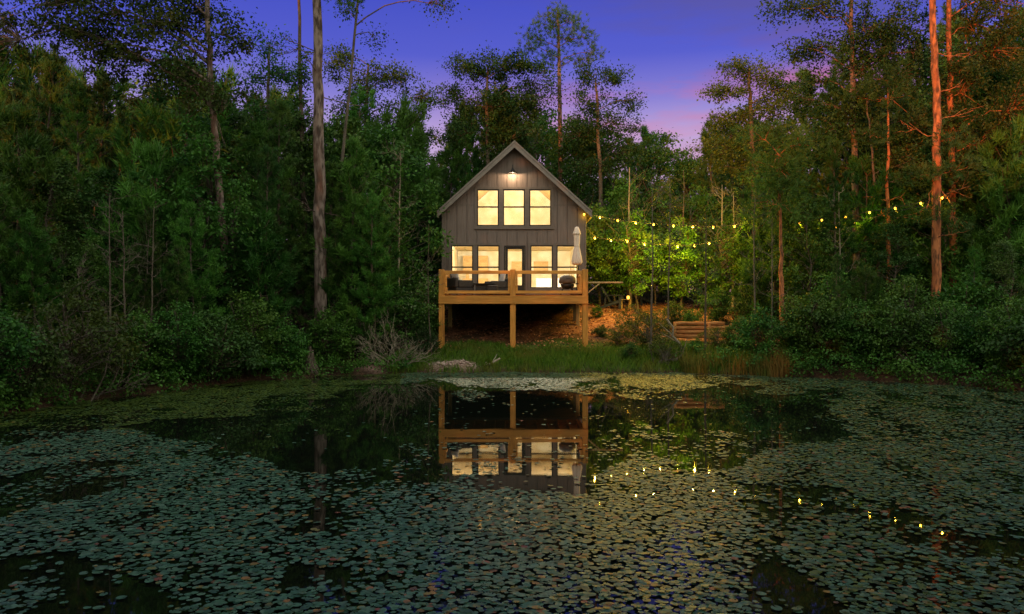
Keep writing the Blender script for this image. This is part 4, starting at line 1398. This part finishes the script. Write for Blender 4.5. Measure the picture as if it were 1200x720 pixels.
LIT = [(leafy('leafy_tree', 5, 1.3, M['bark_grey'], M['leaf_lit_tint'], 80, 70, 0.12, 0.2, clump_r=0.38, bare_twigs=7), 5), (leafy('leafy_tree', 4, 1.2, M['bark_grey'], M['leaf_lit_tint'], 70, 70, 0.11, 0.15, clump_r=0.36, bare_twigs=7), 4)]
SHRUBS = [(leafy('shrub', 2.0, 1.1, M['bark_dark'], M['leaf'], 70, 85, 0.09, 0.06, 5, 0.30), 2.0), (leafy('shrub', 1.6, 1.2, M['bark_dark'], M['leaf_dark'], 70, 85, 0.085, 0.04, 5, 0.30), 1.6),
          (leafy('shrub', 2.6, 1.3, M['bark_grey'], M['leaf'], 85, 85, 0.095, 0.08, 6, 0.34), 2.6)]
SPARSE = [(leafy('shrub', 2.2, 1.4, M['bark_grey'], M['leaf_olive'], 60, 60, 0.085, 0.1, 5, 0.28, bare_twigs=7), 2.2), (leafy('shrub', 1.8, 1.2, M['bark_grey'], M['leaf_olive'], 52, 60, 0.08, 0.06, 5, 0.28, bare_twigs=5), 1.8)]
started = set()
SIZE = {}
placed = []                                                     # (root, kind word, zone, row, px)


def put(pool, x, y, H, k=None, rz=None, wide=1.0, lean=0.03):
    proto, h0 = pool[rnd.randrange(len(pool)) if k is None else k]
    if proto.name in started: o = copy_tree(proto)
    else:
        o = proto
        started.add(proto.name)
    s = H / h0
    o.location = (x, y, gz(x, y) - 0.05)
    o.scale = (s * wide, s * wide, s)
    o.rotation_euler = (rnd.gauss(0, lean), rnd.gauss(0, lean), rnd.uniform(0, 6.28) if rz is None else rz)
    return o


def cap_height(px, y, x, H, slack=0):
    top = CH - (sky_top(px) + slack - 360) / F * y
    return max(1.2, min(H, top - gz(x, y)))


WOODS = {'L': 'left of the cabin', 'R': 'right of the clearing', 'B': 'behind the cabin'}
def wood_row(zone, row, Y0, Y1, pa, pb, step, H0, H1, pool_a, frac, pool_b, dmin=1.2, fill=True):
    px = pa + rnd.uniform(0, step)
    while px < pb:
        Y = rnd.uniform(Y0, Y1)
        x = (px - 600) / F * Y
        d = float(shore_dist(np.array([x]), np.array([Y]))[0])
        tries = 0
        while d < dmin and tries < 30:
            Y += 0.4
            x = (px - 600) / F * Y
            d = float(shore_dist(np.array([x]), np.array([Y]))[0])
            tries += 1
        blocked = (abs(px - 373) < 40 and Y < 26.5) or (abs(px - 1097) < 42 and Y < 28.5) or (abs(px - 916) < 30 and Y < 28) or (-4.3 < x < 4.2 and Y < 40.5) or (2.8 < x < 9.2 and 26 < Y < 37.5)
        if not blocked:
            if fill: H = cap_height(px, Y, x, 99, rnd.uniform(0, 30)) * rnd.uniform(H0, 1.0) if H1 is None else min(rnd.uniform(H0, H1), cap_height(px, Y, x, 99))
            pine = rnd.random() < frac
            o = put(pool_a if pine else pool_b, x, Y, H)
            placed.append((o, 'young pine' if pine else 'leafy tree', zone, row, px))
        px += step * rnd.uniform(0.7, 1.3)


wood_row('L', 1, 19, 22, -40, 470, 34, 3.2, 5.8, PINES, 0.8, BROADS, 1.5)
wood_row('L', 2, 22, 26, -60, 490, 34, 5.5, 8.5, PINES, 0.75, BROADS, 2.5)
wood_row('L', 3, 27, 31, -60, 500, 32, 0.8, None, PINES, 0.65, BROADS, 3)
wood_row('L', 4, 34, 38, -60, 512, 34, 0.85, None, PINES, 0.4, BROADS, 3)
wood_row('L', 5, 42, 47, -40, 515, 40, 0.85, None, PINES, 0.4, BROADS, 3)
wood_row('B', 1, 43, 46, 512, 900, 42, 0.62, 8.0 if False else None, PINES, 0.35, BROADS, 3)
wood_row('B', 2, 50, 56, 480, 900, 40, 0.8, None, PINES, 0.45, BROADS, 3)
wood_row('B', 3, 62, 70, 440, 940, 36, 0.8, None, PINES, 0.3, BROADS, 3)
wood_row('R', 1, 24, 26, 930, 1240, 48, 2.6, 4.2, PINES, 0.35, BROADS, 1.5)
wood_row('R', 2, 28, 31, 900, 1260, 42, 5.0, 8.0, PINES, 0.55, BROADS, 2.5)
wood_row('R', 3, 33, 36, 890, 1260, 40, 0.72, None, PINES, 0.4, BROADS, 3)
wood_row('R', 4, 39, 43, 860, 1260, 40, 0.75, None, PINES, 0.4, BROADS, 3)
wood_row('R', 5, 48, 53, 850, 1260, 40, 0.75, None, PINES, 0.4, BROADS, 3)

ORD = 'first second third fourth fifth sixth seventh eighth ninth tenth eleventh twelfth thirteenth fourteenth fifteenth sixteenth seventeenth eighteenth nineteenth twentieth'.split()
ROWW = {1: 'front', 2: 'second', 3: 'third', 4: 'fourth', 5: 'rearmost'}
for zone in 'LBR':
    for row in (1, 2, 3, 4, 5):
        for kw in ('young pine', 'leafy tree'):
            mem = sorted([p for p in placed if p[1] == kw and p[2] == zone and p[3] == row], key=lambda p: -p[4] if zone == 'L' else p[4])
            rw_ = 'rearmost' if (zone == 'B' and row == 3) else ROWW[row]
            for i, p in enumerate(mem):
                where = {'L': 'out from the cabin, wood on its left', 'B': 'counted from the left, wood behind the cabin', 'R': 'out from the clearing, wood on its right'}[zone]
                tag(p[0], f"{kw}, {ORD[i]} {where}, {rw_} row", 'pine tree' if kw == 'young pine' else 'tree', f"{kw}s in the wood {WOODS[zone]}")

# brightly lit leafy trees among the string lights
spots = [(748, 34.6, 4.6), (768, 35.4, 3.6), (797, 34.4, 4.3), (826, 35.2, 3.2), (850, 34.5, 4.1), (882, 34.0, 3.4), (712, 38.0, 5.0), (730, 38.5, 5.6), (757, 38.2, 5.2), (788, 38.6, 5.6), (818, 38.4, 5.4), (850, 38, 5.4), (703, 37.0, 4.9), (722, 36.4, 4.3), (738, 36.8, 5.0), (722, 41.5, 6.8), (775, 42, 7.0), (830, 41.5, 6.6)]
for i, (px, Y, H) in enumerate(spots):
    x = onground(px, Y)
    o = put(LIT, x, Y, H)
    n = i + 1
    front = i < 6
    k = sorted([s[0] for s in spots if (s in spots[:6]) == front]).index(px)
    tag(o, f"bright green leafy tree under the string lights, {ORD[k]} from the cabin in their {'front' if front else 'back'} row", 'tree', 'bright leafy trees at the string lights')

# slim saplings in front of the lights
SAP = [(762, 27.2, 6.2, 'bark_grey', 'leaf', 0.045, 'slim grey sapling with few leaves, the nearest to the deck'), (783, 28.0, 6.0, 'bark_grey', 'leaf', 0.04, 'slim sapling above the crooked fallen stem'),
       (827.5, 27.0, 4.8, 'bark_dark', 'leaf', 0.045, 'thin dark sapling standing straight before the orange timber wall'), (845, 35, 5.6, 'bark_pale', None, 0.075, 'pale bare trunk lit by the bulbs in the middle of the light strings'),
       (885, 27.5, 5.8, 'bark_grey', None, 0.04, 'bare many-twigged dead sapling left of the golden lit trunk'), (903, 27.2, 4.6, 'bark_grey', None, 0.035, 'lower bare sapling leaning on the golden lit trunk'),
       (738, 36, 6.5, 'bark_pale', 'leaf', 0.085, 'pale thin trunk rising out of the bright leaves beside the cabin'), (858, 34.5, 5.2, 'bark_pale', None, 0.06, 'second pale bare trunk lit among the light strings'),
       (800, 36, 6.4, 'bark_grey', 'leaf', 0.05, 'tall slim sapling between two bulbs over the clearing'), (985, 28.5, 5.4, 'bark_pale', None, 0.045, 'bare leaning sapling under the upper string between golden trunk and tall pine'),
       (131, 19.2, 4.8, 'bark_grey', None, 0.03, 'thin bare stem standing in the dark wood above the yellow-green shrub'), (146, 19.6, 4.4, 'bark_grey', None, 0.03, 'thin bare stem just right of its twin above the yellow-green shrub'),
       (178, 20.2, 4.6, 'bark_grey', None, 0.03, 'thin bare stem in the dark wood over the rounded bank shrub'), (505, 26.6, 4.6, 'bark_dark', 'leaf', 0.03, 'slight leafy sapling on the bank just left of the deck'),
       (393, 27, 5.0, 'bark_grey', None, 0.05, 'short grey trunk close right of the tall grey pine'), (428, 27.5, 4.6, 'bark_grey', 'leaf', 0.05, 'slim trunk above the grey dead brush'),
       (468, 29, 7.5, 'bark_pale', None, 0.06, 'tall thin pale stem halfway between the tall grey pine and the cabin')]
for px, Y, H, bk, lf, r, lab in SAP:
    x = onground(px, Y)
    o = sapling('sapling', H, M[bk], M[lf] if lf else None, 16, 12, 0.1, r)
    o.location = (x, Y, gz(x, Y))
    tag(o, lab, 'sapling')

# shrubs along the banks
SH = [('S', 20, 15.6, 1.7, 1, 'dark low shrub at the left frame edge by the water'), ('O', 78, 17.4, 2.6, 0, 'yellow-green sparse shrub with bare slanting branches at the left bank'), ('O', 128, 18.6, 2.1, 1, 'smaller yellow-green shrub beside the slanting bare branches'),
      ('S', 165, 19.6, 1.9, 0, 'rounded green shrub on the left bank above the yellow-green pads'), ('S', 208, 20.4, 2.2, 2, 'rounded darker shrub overhanging the left bank'), ('S', 248, 21.3, 1.9, 1, 'dark shrub on the left bank under the leaning spotted trunk'),
      ('S', 292, 22.6, 2.5, 2, 'tall dark bush beside the leaning spotted trunk'), ('S', 328, 23.4, 1.7, 0, 'low shrub left of the tall grey pine foot'), ('S', 388, 25.2, 1.9, 0, 'green shrub at the foot of the tall grey pine'),
      ('S', 425, 26.6, 2.2, 2, 'green shrub behind the grey dead brush'), ('S', 470, 27.6, 2.4, 0, 'green shrub on the slope between brush and deck'), ('S', 492, 29.4, 2.6, 2, 'leafy shrub against the left side of the deck'), ('S', 498, 27.0, 1.0, 1, 'small dark shrub by the deck corner post'),
      ('S', 740, 26.2, 0.7, 0, 'green shrub on the bank right of the deck post'), ('O', 757, 27.8, 1.5, 1, 'yellow-leaved shrub before the orange clay bank'), ('O', 778, 26.2, 1.0, 1, 'wispy shrub behind the crooked fallen stem'),
      ('S', 815, 26.6, 0.6, 0, 'low shrub in front of the orange timber wall'), ('S', 866, 27.2, 1.3, 2, 'leafy shrub over the end of the orange timber wall'), ('S', 838, 31.0, 1.5, 0, 'green shrub on the terrace above the orange timber wall'), ('S', 880, 30.5, 2.0, 2, 'green shrub on the slope behind the bare saplings'), ('S', 790, 31.5, 1.1, 1, 'low shrub on the terrace near the saplings'),
      ('S', 704, 29.4, 0.5, 1, 'tiny plant on the bare slope by the right deck post'), ('O', 724, 28.4, 0.9, 1, 'small yellowish plant on the clay slope right of the deck'), ('O', 742, 29.6, 1.2, 0, 'yellowish shrub at the edge of the clearing in front of the garden chairs'), ('S', 512, 30.2, 0.8, 1, 'small plant beside the left rear of the deck'), ('S', 700, 33.2, 0.6, 0, 'small plant under the wooden deck arm'), ('O', 772, 29.8, 1.0, 1, 'small yellowish shrub left of the orange timber wall top'), ('O', 838, 27.4, 0.9, 1, 'wispy shrub before the middle of the orange timber wall'), ('S', 812, 30.5, 0.9, 0, 'green bush on the terrace between the saplings'),
      ('S', 888, 25.6, 1.8, 0, 'green shrub behind the yellow reeds'), ('S', 930, 25.2, 2.2, 2, 'rounded leafy shrub beneath the golden lit trunk'), ('S', 965, 24.4, 2.3, 0, 'broad leafy shrub at the right bank beyond the reeds'), ('S', 1003, 23.8, 2.0, 2, 'leafy shrub with dark stems on the right bank'),
      ('S', 1040, 23.2, 2.2, 0, 'green shrub on the right bank in front of the slim yellow-lit pine'), ('S', 1078, 22.9, 1.6, 1, 'low dark shrub on the right bank below the tall orange pine'), ('S', 1110, 22.6, 2.1, 2, 'bright-tipped shrub on the right bank near the tall orange pine'),
      ('S', 1150, 21.8, 1.9, 0, 'shrub on the right bank past the tall orange pine'), ('S', 1190, 20.8, 2.3, 2, 'shrub at the right frame edge by the water'), ('S', 1235, 20.2, 2.2, 1, 'dark shrub cut by the right frame edge'),
      ('S', -30, 15.0, 2.4, 2, 'tall dark shrub cut by the left frame edge'), ('S', 1065, 25.2, 2.6, 2, 'taller shrub in the second line under the tall orange pine'), ('S', 1135, 25.0, 2.7, 0, 'taller shrub in the second line right of the tall orange pine'), ('S', 985, 26.4, 2.7, 2, 'taller shrub in the second line under the upper light string')]
for kd, px, Y, H, k, lab in SH:
    x = onground(px, Y)
    while float(shore_dist(np.array([x]), np.array([Y]))[0]) < 0.25:
        Y += 0.15
        x = onground(px, Y)
    o = put(SPARSE if kd == 'O' else SHRUBS, x, Y, H, k, lean=0.05)
    tag(o, lab, 'shrub', 'shrubs along the pond banks')

# bare dead wood
def dead_brush(label, px, Y, n, L, bark):
    x = onground(px, Y)
    root = empty('dead_brush', (x, Y, gz(x, Y)))
    tag(root, label, 'dead brush')
    w = Wood()
    for k in range(n):
        a = rnd.uniform(0, 6.28)
        d = np.array((math.cos(a), 0.5 * math.sin(a), rnd.uniform(0.25, 1.2)))
        bare_twigs(w, np.array((rnd.uniform(-0.3, 0.3), rnd.uniform(-0.15, 0.15), -0.05)), d / np.linalg.norm(d), L * rnd.uniform(0.6, 1.2), 0.022, 3, 0.5)
    link('branches', w.mesh('branches'), M[bark], root)
dead_brush('grey leafless dead brush on the bank left of the deck', 458, 25.4, 26, 0.95, 'bark_pale')
dead_brush('dark leafless brush beside the crooked fallen stem', 775, 25.7, 8, 0.6, 'bark_grey')
dead_brush('pale slanting dead branches rising from the yellow-green shrub', 100, 17.6, 5, 1.5, 'bark_grey')
dead_brush('bare tangled twigs at the waterline under the right bank shrubs', 1085, 22.3, 8, 0.6, 'bark_grey')
w = Wood()
Yc = 25.9
cp = [np.array(at(px, py, Yc + k * 0.05)) for k, (px, py) in enumerate([(781, 374), (789, 384), (788, 394), (796, 402), (800, 413), (797, 420), (785, 423.5), (768, 424)])]
b0 = Vector(cp[0]); b0.z = gz(b0.x, b0.y)
fs = empty('fallen_stem', cp[-1])
tag(fs, 'crooked pale dead stem bending down to the waterline right of the deck', 'dead branch')
w.limb(np.array(cp) - cp[-1], np.linspace(0.03, 0.06, len(cp)), 7)
for a, b in ((3, (774, 389)), (2, (772, 378)), (4, (806, 396))):
    w.limb(bend(cp[a] - cp[-1], np.array(at(*b, Yc)) - cp[-1], wob=0.05, n=5), np.linspace(0.025, 0.008, 5), 5)
link('branches', w.mesh('branches'), M['bark_pale'], fs)
w = Wood()
a_, b_ = at(567, 437.0, 25.5), at(586, 427.0, 25.9)
a_.z, b_.z = gz(a_.x, a_.y) + 0.05, gz(b_.x, b_.y) + 0.18
w.limb(bend(a_, b_, wob=0.03, n=6) - np.array(a_), [0.035, 0.04, 0.04, 0.045, 0.04, 0.03], 8)
w.limb(bend(b_ * 0.5 + a_ * 0.5, b_ + Vector((-0.1, 0.1, 0.15)), wob=0.03, n=4) - np.array(a_), [0.02, 0.016, 0.012, 0.008], 6)
dl_ = empty('driftwood', a_)
tag(dl_, 'pale driftwood branch lying on the grassy bank below the deck', 'driftwood')
link('branches', w.mesh('branches'), M['bark_pale'], dl_)
# brown root stump at the left waterline
sx0, sy0 = onground(364, 24.1), 24.1
sr = empty('root_stump', (sx0, sy0, gz(sx0, sy0)))
tag(sr, 'brown flaring root stump at the waterline below the tall grey pine', 'stump')
w = Wood()
for k in range(7):
    a = k * 0.9
    e = np.array((math.cos(a) * rnd.uniform(0.2, 0.4), -abs(math.sin(a)) * 0.3, -0.15))
    w.limb(bend(np.array((rnd.uniform(-0.08, 0.08), 0, rnd.uniform(0.45, 0.8))), e, sag=-0.05, wob=0.05, n=6), np.linspace(0.05, 0.075, 6), 7)
link('roots', w.mesh('roots'), M['bark_dark'], sr)

# ------------------------------------------------------------------ ground cover nobody could count
def blades(name, n, region, hlo, hhi, mat, label, wdt=0.012, lean=0.35):
    P = region(n)
    m = len(P)
    z = height(P[:, 0], P[:, 1])
    h = rng.uniform(hlo, hhi, m)
    a = rng.uniform(0, 6.283, m)
    b = np.stack([P[:, 0], P[:, 1], z - 0.02], 1)
    s = np.stack([np.cos(a), np.sin(a), 0 * a], 1) * wdt
    le = rng.normal(0, lean, (m, 2)) * h[:, None]
    mid = b + np.stack([le[:, 0] * 0.35, le[:, 1] * 0.35, h * 0.6], 1)
    tip = b + np.stack([le[:, 0], le[:, 1], h], 1)
    V = np.stack([b - s, b + s, mid + s * 0.75, tip, mid - s * 0.75], 1).reshape(-1, 3)
    me = mesh_arr(name, V, np.arange(m * 5).reshape(-1, 5), var=rng.uniform(0, 1, m))
    o = link(name, me, mat)
    tag(o, label, 'grass', kind='stuff')
def reg_bank(n):
    x = rng.uniform(-4.0, 8.5, n); y = rng.uniform(24.6, 29.6, n)
    d = shore_dist(x, y)
    cl = fbm(x * 1.8, y * 1.8, 21)
    k = (d > -0.05) & (d < 1.6 + 2.2 * cl) & (rng.uniform(0, 1, n) < 0.25 + 0.9 * cl)
    k &= ~((np.abs(x + 1.95) < 0.75) & (np.abs(y - 25.7) < 0.42) & (rng.uniform(0, 1, n) < 0.93))
    return np.stack([x, y], 1)[k]
blades('bank_grass', 34000, reg_bank, 0.10, 0.30, M['grass'], 'green grass growing over the bank below the deck')
def reg_reed(n):
    x = rng.uniform(5.6, 8.6, n); y = rng.uniform(22.0, 26.0, n)
    d = shore_dist(x, y)
    cl = fbm(x * 2.2, y * 2.2, 22)
    k = (d > -0.25) & (d < 0.55) & (rng.uniform(0, 1, n) < -0.2 + 1.5 * cl)
    return np.stack([x, y], 1)[k]
blades('reeds', 6000, reg_reed, 0.25, 0.75, M['reed'], 'yellow and green reeds at the waterline right of the clearing', 0.011, 0.16)
lv = Leaves()
n = 7500
x = rng.uniform(-15, 16, n); y = rng.uniform(11, 26.5, n)
d = shore_dist(x, y)
cl = fbm(x * 1.1, y * 1.1, 29)
k = (d > -0.6 * cl) & (d < 1.1) & ((x < -3.3) | (x > 8.6))
k |= (d > 0.0) & (d < 0.9) & (x > 4.0) & (x <= 8.6) & (cl > 0.5)
x, y, d, cl = x[k], y[k], d[k], cl[k]
z = np.maximum(height(x, y), 0)
for a, b, c, e, q in zip(x, y, z, d, cl): lv.clump((a, b, c + rnd.uniform(0.04, 0.2 + 0.8 * q)), 0.26, 40, 0.085, 0.6)
tag(link('bank_undergrowth', lv.mesh('bank_undergrowth'), M['leaf']), 'dense dark low leaves overhanging the water along the side banks', 'undergrowth', kind='stuff')
lv = Leaves()
n = 2600
x = rng.uniform(-24, 26, n); y = rng.uniform(13, 48, n)
d = shore_dist(x, y)
k = (d > 0.5) & ~((x > -4) & (x < 9) & (y < 41)) | ((d > 2.5) & (x > -4) & (x < 9) & (y > 36.5) & (y < 48))
x, y = x[k], y[k]
z = height(x, y)
for a, b, c in zip(x, y, z): lv.clump((a, b, c + rnd.uniform(0.1, 0.5)), 0.38, 26, 0.11, 0.7)
tag(link('undergrowth', lv.mesh('undergrowth'), M['leaf_dark']), 'low leafy undergrowth covering the floor of the wood', 'undergrowth', kind='stuff')
# the wood beyond the last trees one can tell apart
lv = Leaves()
for k in range(2700):
    px = rnd.uniform(-260, 1460)
    Y = rnd.uniform(58, 82)
    x = (px - 600) / F * Y
    lv.clump((x, Y, gz(x, Y) + 9.0 * rnd.random() ** 1.5), 1.2, 46, 0.34, 0.8)
tag(link('far_wood', lv.mesh('far_wood'), M['leaf_dark']), 'dark mass of the far wood closing every gap between the trunks', 'trees', kind='stuff')
# pebbles on the bare patch of bank
w = MB()
for k in range(150):
    x, y = -1.95 + rnd.gauss(0, 0.42), 25.72 + rnd.gauss(0, 0.2)
    if shore_dist(np.array([x]), np.array([y]))[0] < 0.02: continue
    r = rnd.uniform(0.015, 0.06)
    M_ = Matrix.Translation((x, y, gz(x, y) + r * 0.2)) @ Matrix.Rotation(rnd.uniform(0, 6), 4, 'Z') @ Matrix.Diagonal((r * rnd.uniform(0.8, 1.6), r, r * rnd.uniform(0.5, 0.8), 1))
    vs = [M_ @ (Vector((math.cos(a) * c, math.sin(a) * c, z)) * rnd.uniform(0.85, 1.15)) for z, c in ((-0.7, 0.7), (0.1, 1.0), (0.8, 0.6)) for a in [i * 1.047 for i in range(6)]]
    fs = [(q * 6 + i, q * 6 + (i + 1) % 6, q * 6 + 6 + (i + 1) % 6, q * 6 + 6 + i) for q in (0, 1) for i in range(6)] + [tuple(range(12, 18))]
    w.add(vs, fs, True)
M['stone'] = mat_noise('pinkish_stone', (0.2, 0.13, 0.11), (0.42, 0.32, 0.28), 6, 0.9)
tag(w.build('pebbles', M['stone']), 'pinkish pebbles on the bare patch of bank below the deck corner', 'pebbles', kind='stuff')
# dead leaves lying on the bare slope
m = 9000
x = rng.uniform(-4.2, 10, m); y = rng.uniform(26.5, 41, m)
d = shore_dist(x, y)
k = (d > 2.0)
x, y = x[k], y[k]
lv = Leaves()
lv.c.append(np.stack([x, y, height(x, y) + 0.02], 1)); lv.d.append(unit(np.stack([rng.normal(0, 1, len(x)), rng.normal(0, 1, len(x)), rng.normal(0, 0.25, len(x))], 1)))
lv.nrm.append(unit(rng.normal(0, 0.3, (len(x), 3)) + np.array((0, 0, 1)))); lv.L.append(rng.uniform(0.07, 0.14, len(x))); lv.t.append(rng.uniform(0, 1, len(x)))
M['litter'] = mat_leaf('dead_leaves', (0.2, 0.085, 0.04), (0.42, 0.22, 0.12), (0.3, 0.13, 0.06), 0.0, 0.8)
tag(link('leaf_litter', lv.mesh('leaf_litter'), M['litter']), 'rusty fallen leaves strewn over the bare slope around the deck', 'leaf litter', kind='stuff')
# unseen leaf clumps added behind, over and beside the viewpoint to shade the scene
lv = Leaves()
for k in range(1150):
    a = rnd.uniform(-1.95, 1.95)
    rr = rnd.uniform(18, 25)
    x, y = rr * math.sin(a) * 1.0, -rr * math.cos(a) + 1
    if y > 11: continue
    zt = rnd.uniform(0.3, 13.5 + 1.2 * math.sin(a * 5) + 2.6 * max(0, abs(a) - 0.4))
    lv.clump((x, y, zt), 1.5, 30, 0.55, 0.8)
for k in range(700):
    x = rnd.uniform(-34, 6)
    lv.clump((x, -24 - 0.12 * x * (x < 0) * -1 + rnd.uniform(-2.5, 1.5), rnd.uniform(0.2, 11.5)), 1.5, 30, 0.55, 0.8)
for k in range(400):
    x, y = rnd.uniform(-17, 17), rnd.uniform(-17, 4.5)
    lv.clump((x, y, rnd.uniform(7.0, 9.5) + 0.16 * max(0, abs(x) - 6)), 1.5, 30, 0.55, 0.6)
for k in range(720):
    sd_ = rnd.choice((-1, 1))
    x, y = sd_ * rnd.uniform(13.4, 18) + 1.0, rnd.uniform(-4, 13.5)
    lv.clump((x, y, rnd.uniform(0.5, 14.5)), 1.4, 30, 0.5, 0.8)
tag(link('shade_leaves', lv.mesh('shade_leaves'), M['leaf_dark']), 'unseen leaf mass added around and above the viewpoint to shade the scene', 'trees', kind='stuff')

# ------------------------------------------------------------------ sky, sun, camera
SUN_EL, SUN_AZ = R(6.0), R(203)      # azimuth of the sun measured clockwise from +Y: low behind the camera, to the left
def build_world():
    wd = bpy.data.worlds.new('World')
    S.world = wd
    wd.use_nodes = True
    nt = wd.node_tree
    out = nt.nodes['World Output']
    bg = nt.nodes['Background']
    sky = N(nt, 'ShaderNodeTexSky')
    sky.sky_type = 'NISHITA'
    sky.sun_disc = False
    sky.sun_elevation = SUN_EL
    sky.sun_rotation = SUN_AZ
    nt.links.new(sky.outputs[0], bg.inputs[0])
    bg.inputs[1].default_value = 0.05
    # dusk colours: violet and rose opposite the sun, a broad pale afterglow on the sun's side
    tc = N(nt, 'ShaderNodeTexCoord')
    sp = N(nt, 'ShaderNodeSeparateXYZ')
    nt.links.new(tc.outputs['Generated'], sp.inputs[0])
    def ramp(src, stops):
        r = N(nt, 'ShaderNodeValToRGB')
        while len(r.color_ramp.elements) < len(stops): r.color_ramp.elements.new(0.5)
        for e, (p, c) in zip(r.color_ramp.elements, stops):
            e.position = p
            e.color = (*c, 1)
        nt.links.new(src, r.inputs[0])
        return r.outputs[0]
    front = ramp(sp.outputs[2], [(0.0, (0.16, 0.12, 0.20)), (0.13, (0.40, 0.26, 0.42)), (0.175, (0.62, 0.42, 0.66)), (0.215, (0.58, 0.42, 0.78)), (0.26, (0.27, 0.23, 0.73)), (0.31, (0.10, 0.115, 0.68)), (0.38, (0.058, 0.080, 0.62)), (0.7, (0.05, 0.06, 0.35)), (1.0, (0.05, 0.06, 0.28))])
    mp = N(nt, 'ShaderNodeMapping')
    mp.inputs['Scale'].default_value = (2.2, 2.2, 11)
    mp.inputs['Rotation'].default_value = (0.0, R(10), 0)
    mp.inputs['Location'].default_value = (0.35, 0, 0.2)
    nt.links.new(tc.outputs['Generated'], mp.inputs[0])
    cn = N(nt, 'ShaderNodeTexNoise', Scale=1.6, Detail=6, Roughness=0.55)
    nt.links.new(mp.outputs[0], cn.inputs['Vector'])
    cf = N(nt, 'ShaderNodeMapRange')
    cf.inputs[1].default_value, cf.inputs[2].default_value = 0.40, 0.60
    nt.links.new(cn.outputs['Fac'], cf.inputs[0])
    cloud = ramp(sp.outputs[2], [(0.0, (0.8, 0.3, 0.35)), (0.2, (0.75, 0.28, 0.45)), (0.262, (0.70, 0.19, 0.36)), (0.29, (0.25, 0.12, 0.42)), (0.33, (0.12, 0.10, 0.42)), (0.5, (0.06, 0.07, 0.35))])
    xm = N(nt, 'ShaderNodeMapRange')          # the cloud bank lies towards +X
    xm.inputs[1].default_value, xm.inputs[2].default_value = -0.12, 0.2
    nt.links.new(sp.outputs[0], xm.inputs[0])
    cm = N(nt, 'ShaderNodeMath', operation='MULTIPLY')
    nt.links.new(cf.outputs[0], cm.inputs[0])
    nt.links.new(xm.outputs[0], cm.inputs[1])
    cm2 = N(nt, 'ShaderNodeMath', operation='MULTIPLY')
    cm2.inputs[1].default_value = 0.85
    nt.links.new(cm.outputs[0], cm2.inputs[0])
    frontc = mixc(nt, cm2.outputs[0], front, cloud)
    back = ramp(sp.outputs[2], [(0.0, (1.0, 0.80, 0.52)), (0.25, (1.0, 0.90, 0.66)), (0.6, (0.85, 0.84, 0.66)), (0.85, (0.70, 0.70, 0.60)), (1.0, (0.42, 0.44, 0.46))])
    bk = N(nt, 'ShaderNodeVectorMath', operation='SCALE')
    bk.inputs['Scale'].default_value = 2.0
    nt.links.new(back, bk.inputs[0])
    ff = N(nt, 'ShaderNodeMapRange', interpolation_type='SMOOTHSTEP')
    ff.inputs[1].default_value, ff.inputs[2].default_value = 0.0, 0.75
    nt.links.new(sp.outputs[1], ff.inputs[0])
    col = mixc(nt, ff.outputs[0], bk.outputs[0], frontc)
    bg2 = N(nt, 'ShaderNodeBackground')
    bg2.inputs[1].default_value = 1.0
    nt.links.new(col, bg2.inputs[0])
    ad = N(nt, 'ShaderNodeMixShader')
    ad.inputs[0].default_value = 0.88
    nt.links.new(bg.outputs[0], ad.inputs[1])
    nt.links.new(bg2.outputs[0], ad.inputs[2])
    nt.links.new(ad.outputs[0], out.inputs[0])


build_world()
sl = bpy.data.lights.new('sun', 'SUN')
sl.energy, sl.angle, sl.color = 5.0, R(0.6), (1.0, 0.25, 0.035)
so = bpy.data.objects.new('sun', sl)
sd = Vector((math.sin(SUN_AZ) * math.cos(SUN_EL), math.cos(SUN_AZ) * math.cos(SUN_EL), math.sin(SUN_EL)))
so.rotation_euler = (-sd).to_track_quat('-Z', 'Y').to_euler()
so.location = sd * 50
COL.objects.link(so)

cd = bpy.data.cameras.new('camera')
cd.sensor_width, cd.lens = 36, 27.0
cd.clip_start, cd.clip_end = 0.1, 5000
co = bpy.data.objects.new('camera', cd)
co.location = (0, 0, CH)
co.rotation_euler = (R(90), 0, 0)
COL.objects.link(co)
S.camera = co
S.render.resolution_x, S.render.resolution_y = 1024, 614
S.view_settings.view_transform = 'Standard'
S.view_settings.look = 'None'
S.view_settings.exposure = 0.0
S.view_settings.gamma = 1.0
S.view_settings.use_curve_mapping = False
S.render.engine = 'CYCLES'
S.cycles.use_denoising = True
S.cycles.max_bounces = 6
S.cycles.diffuse_bounces = 2
S.cycles.glossy_bounces = 3
S.cycles.transparent_max_bounces = 8
S.cycles.sample_clamp_indirect = 4.0
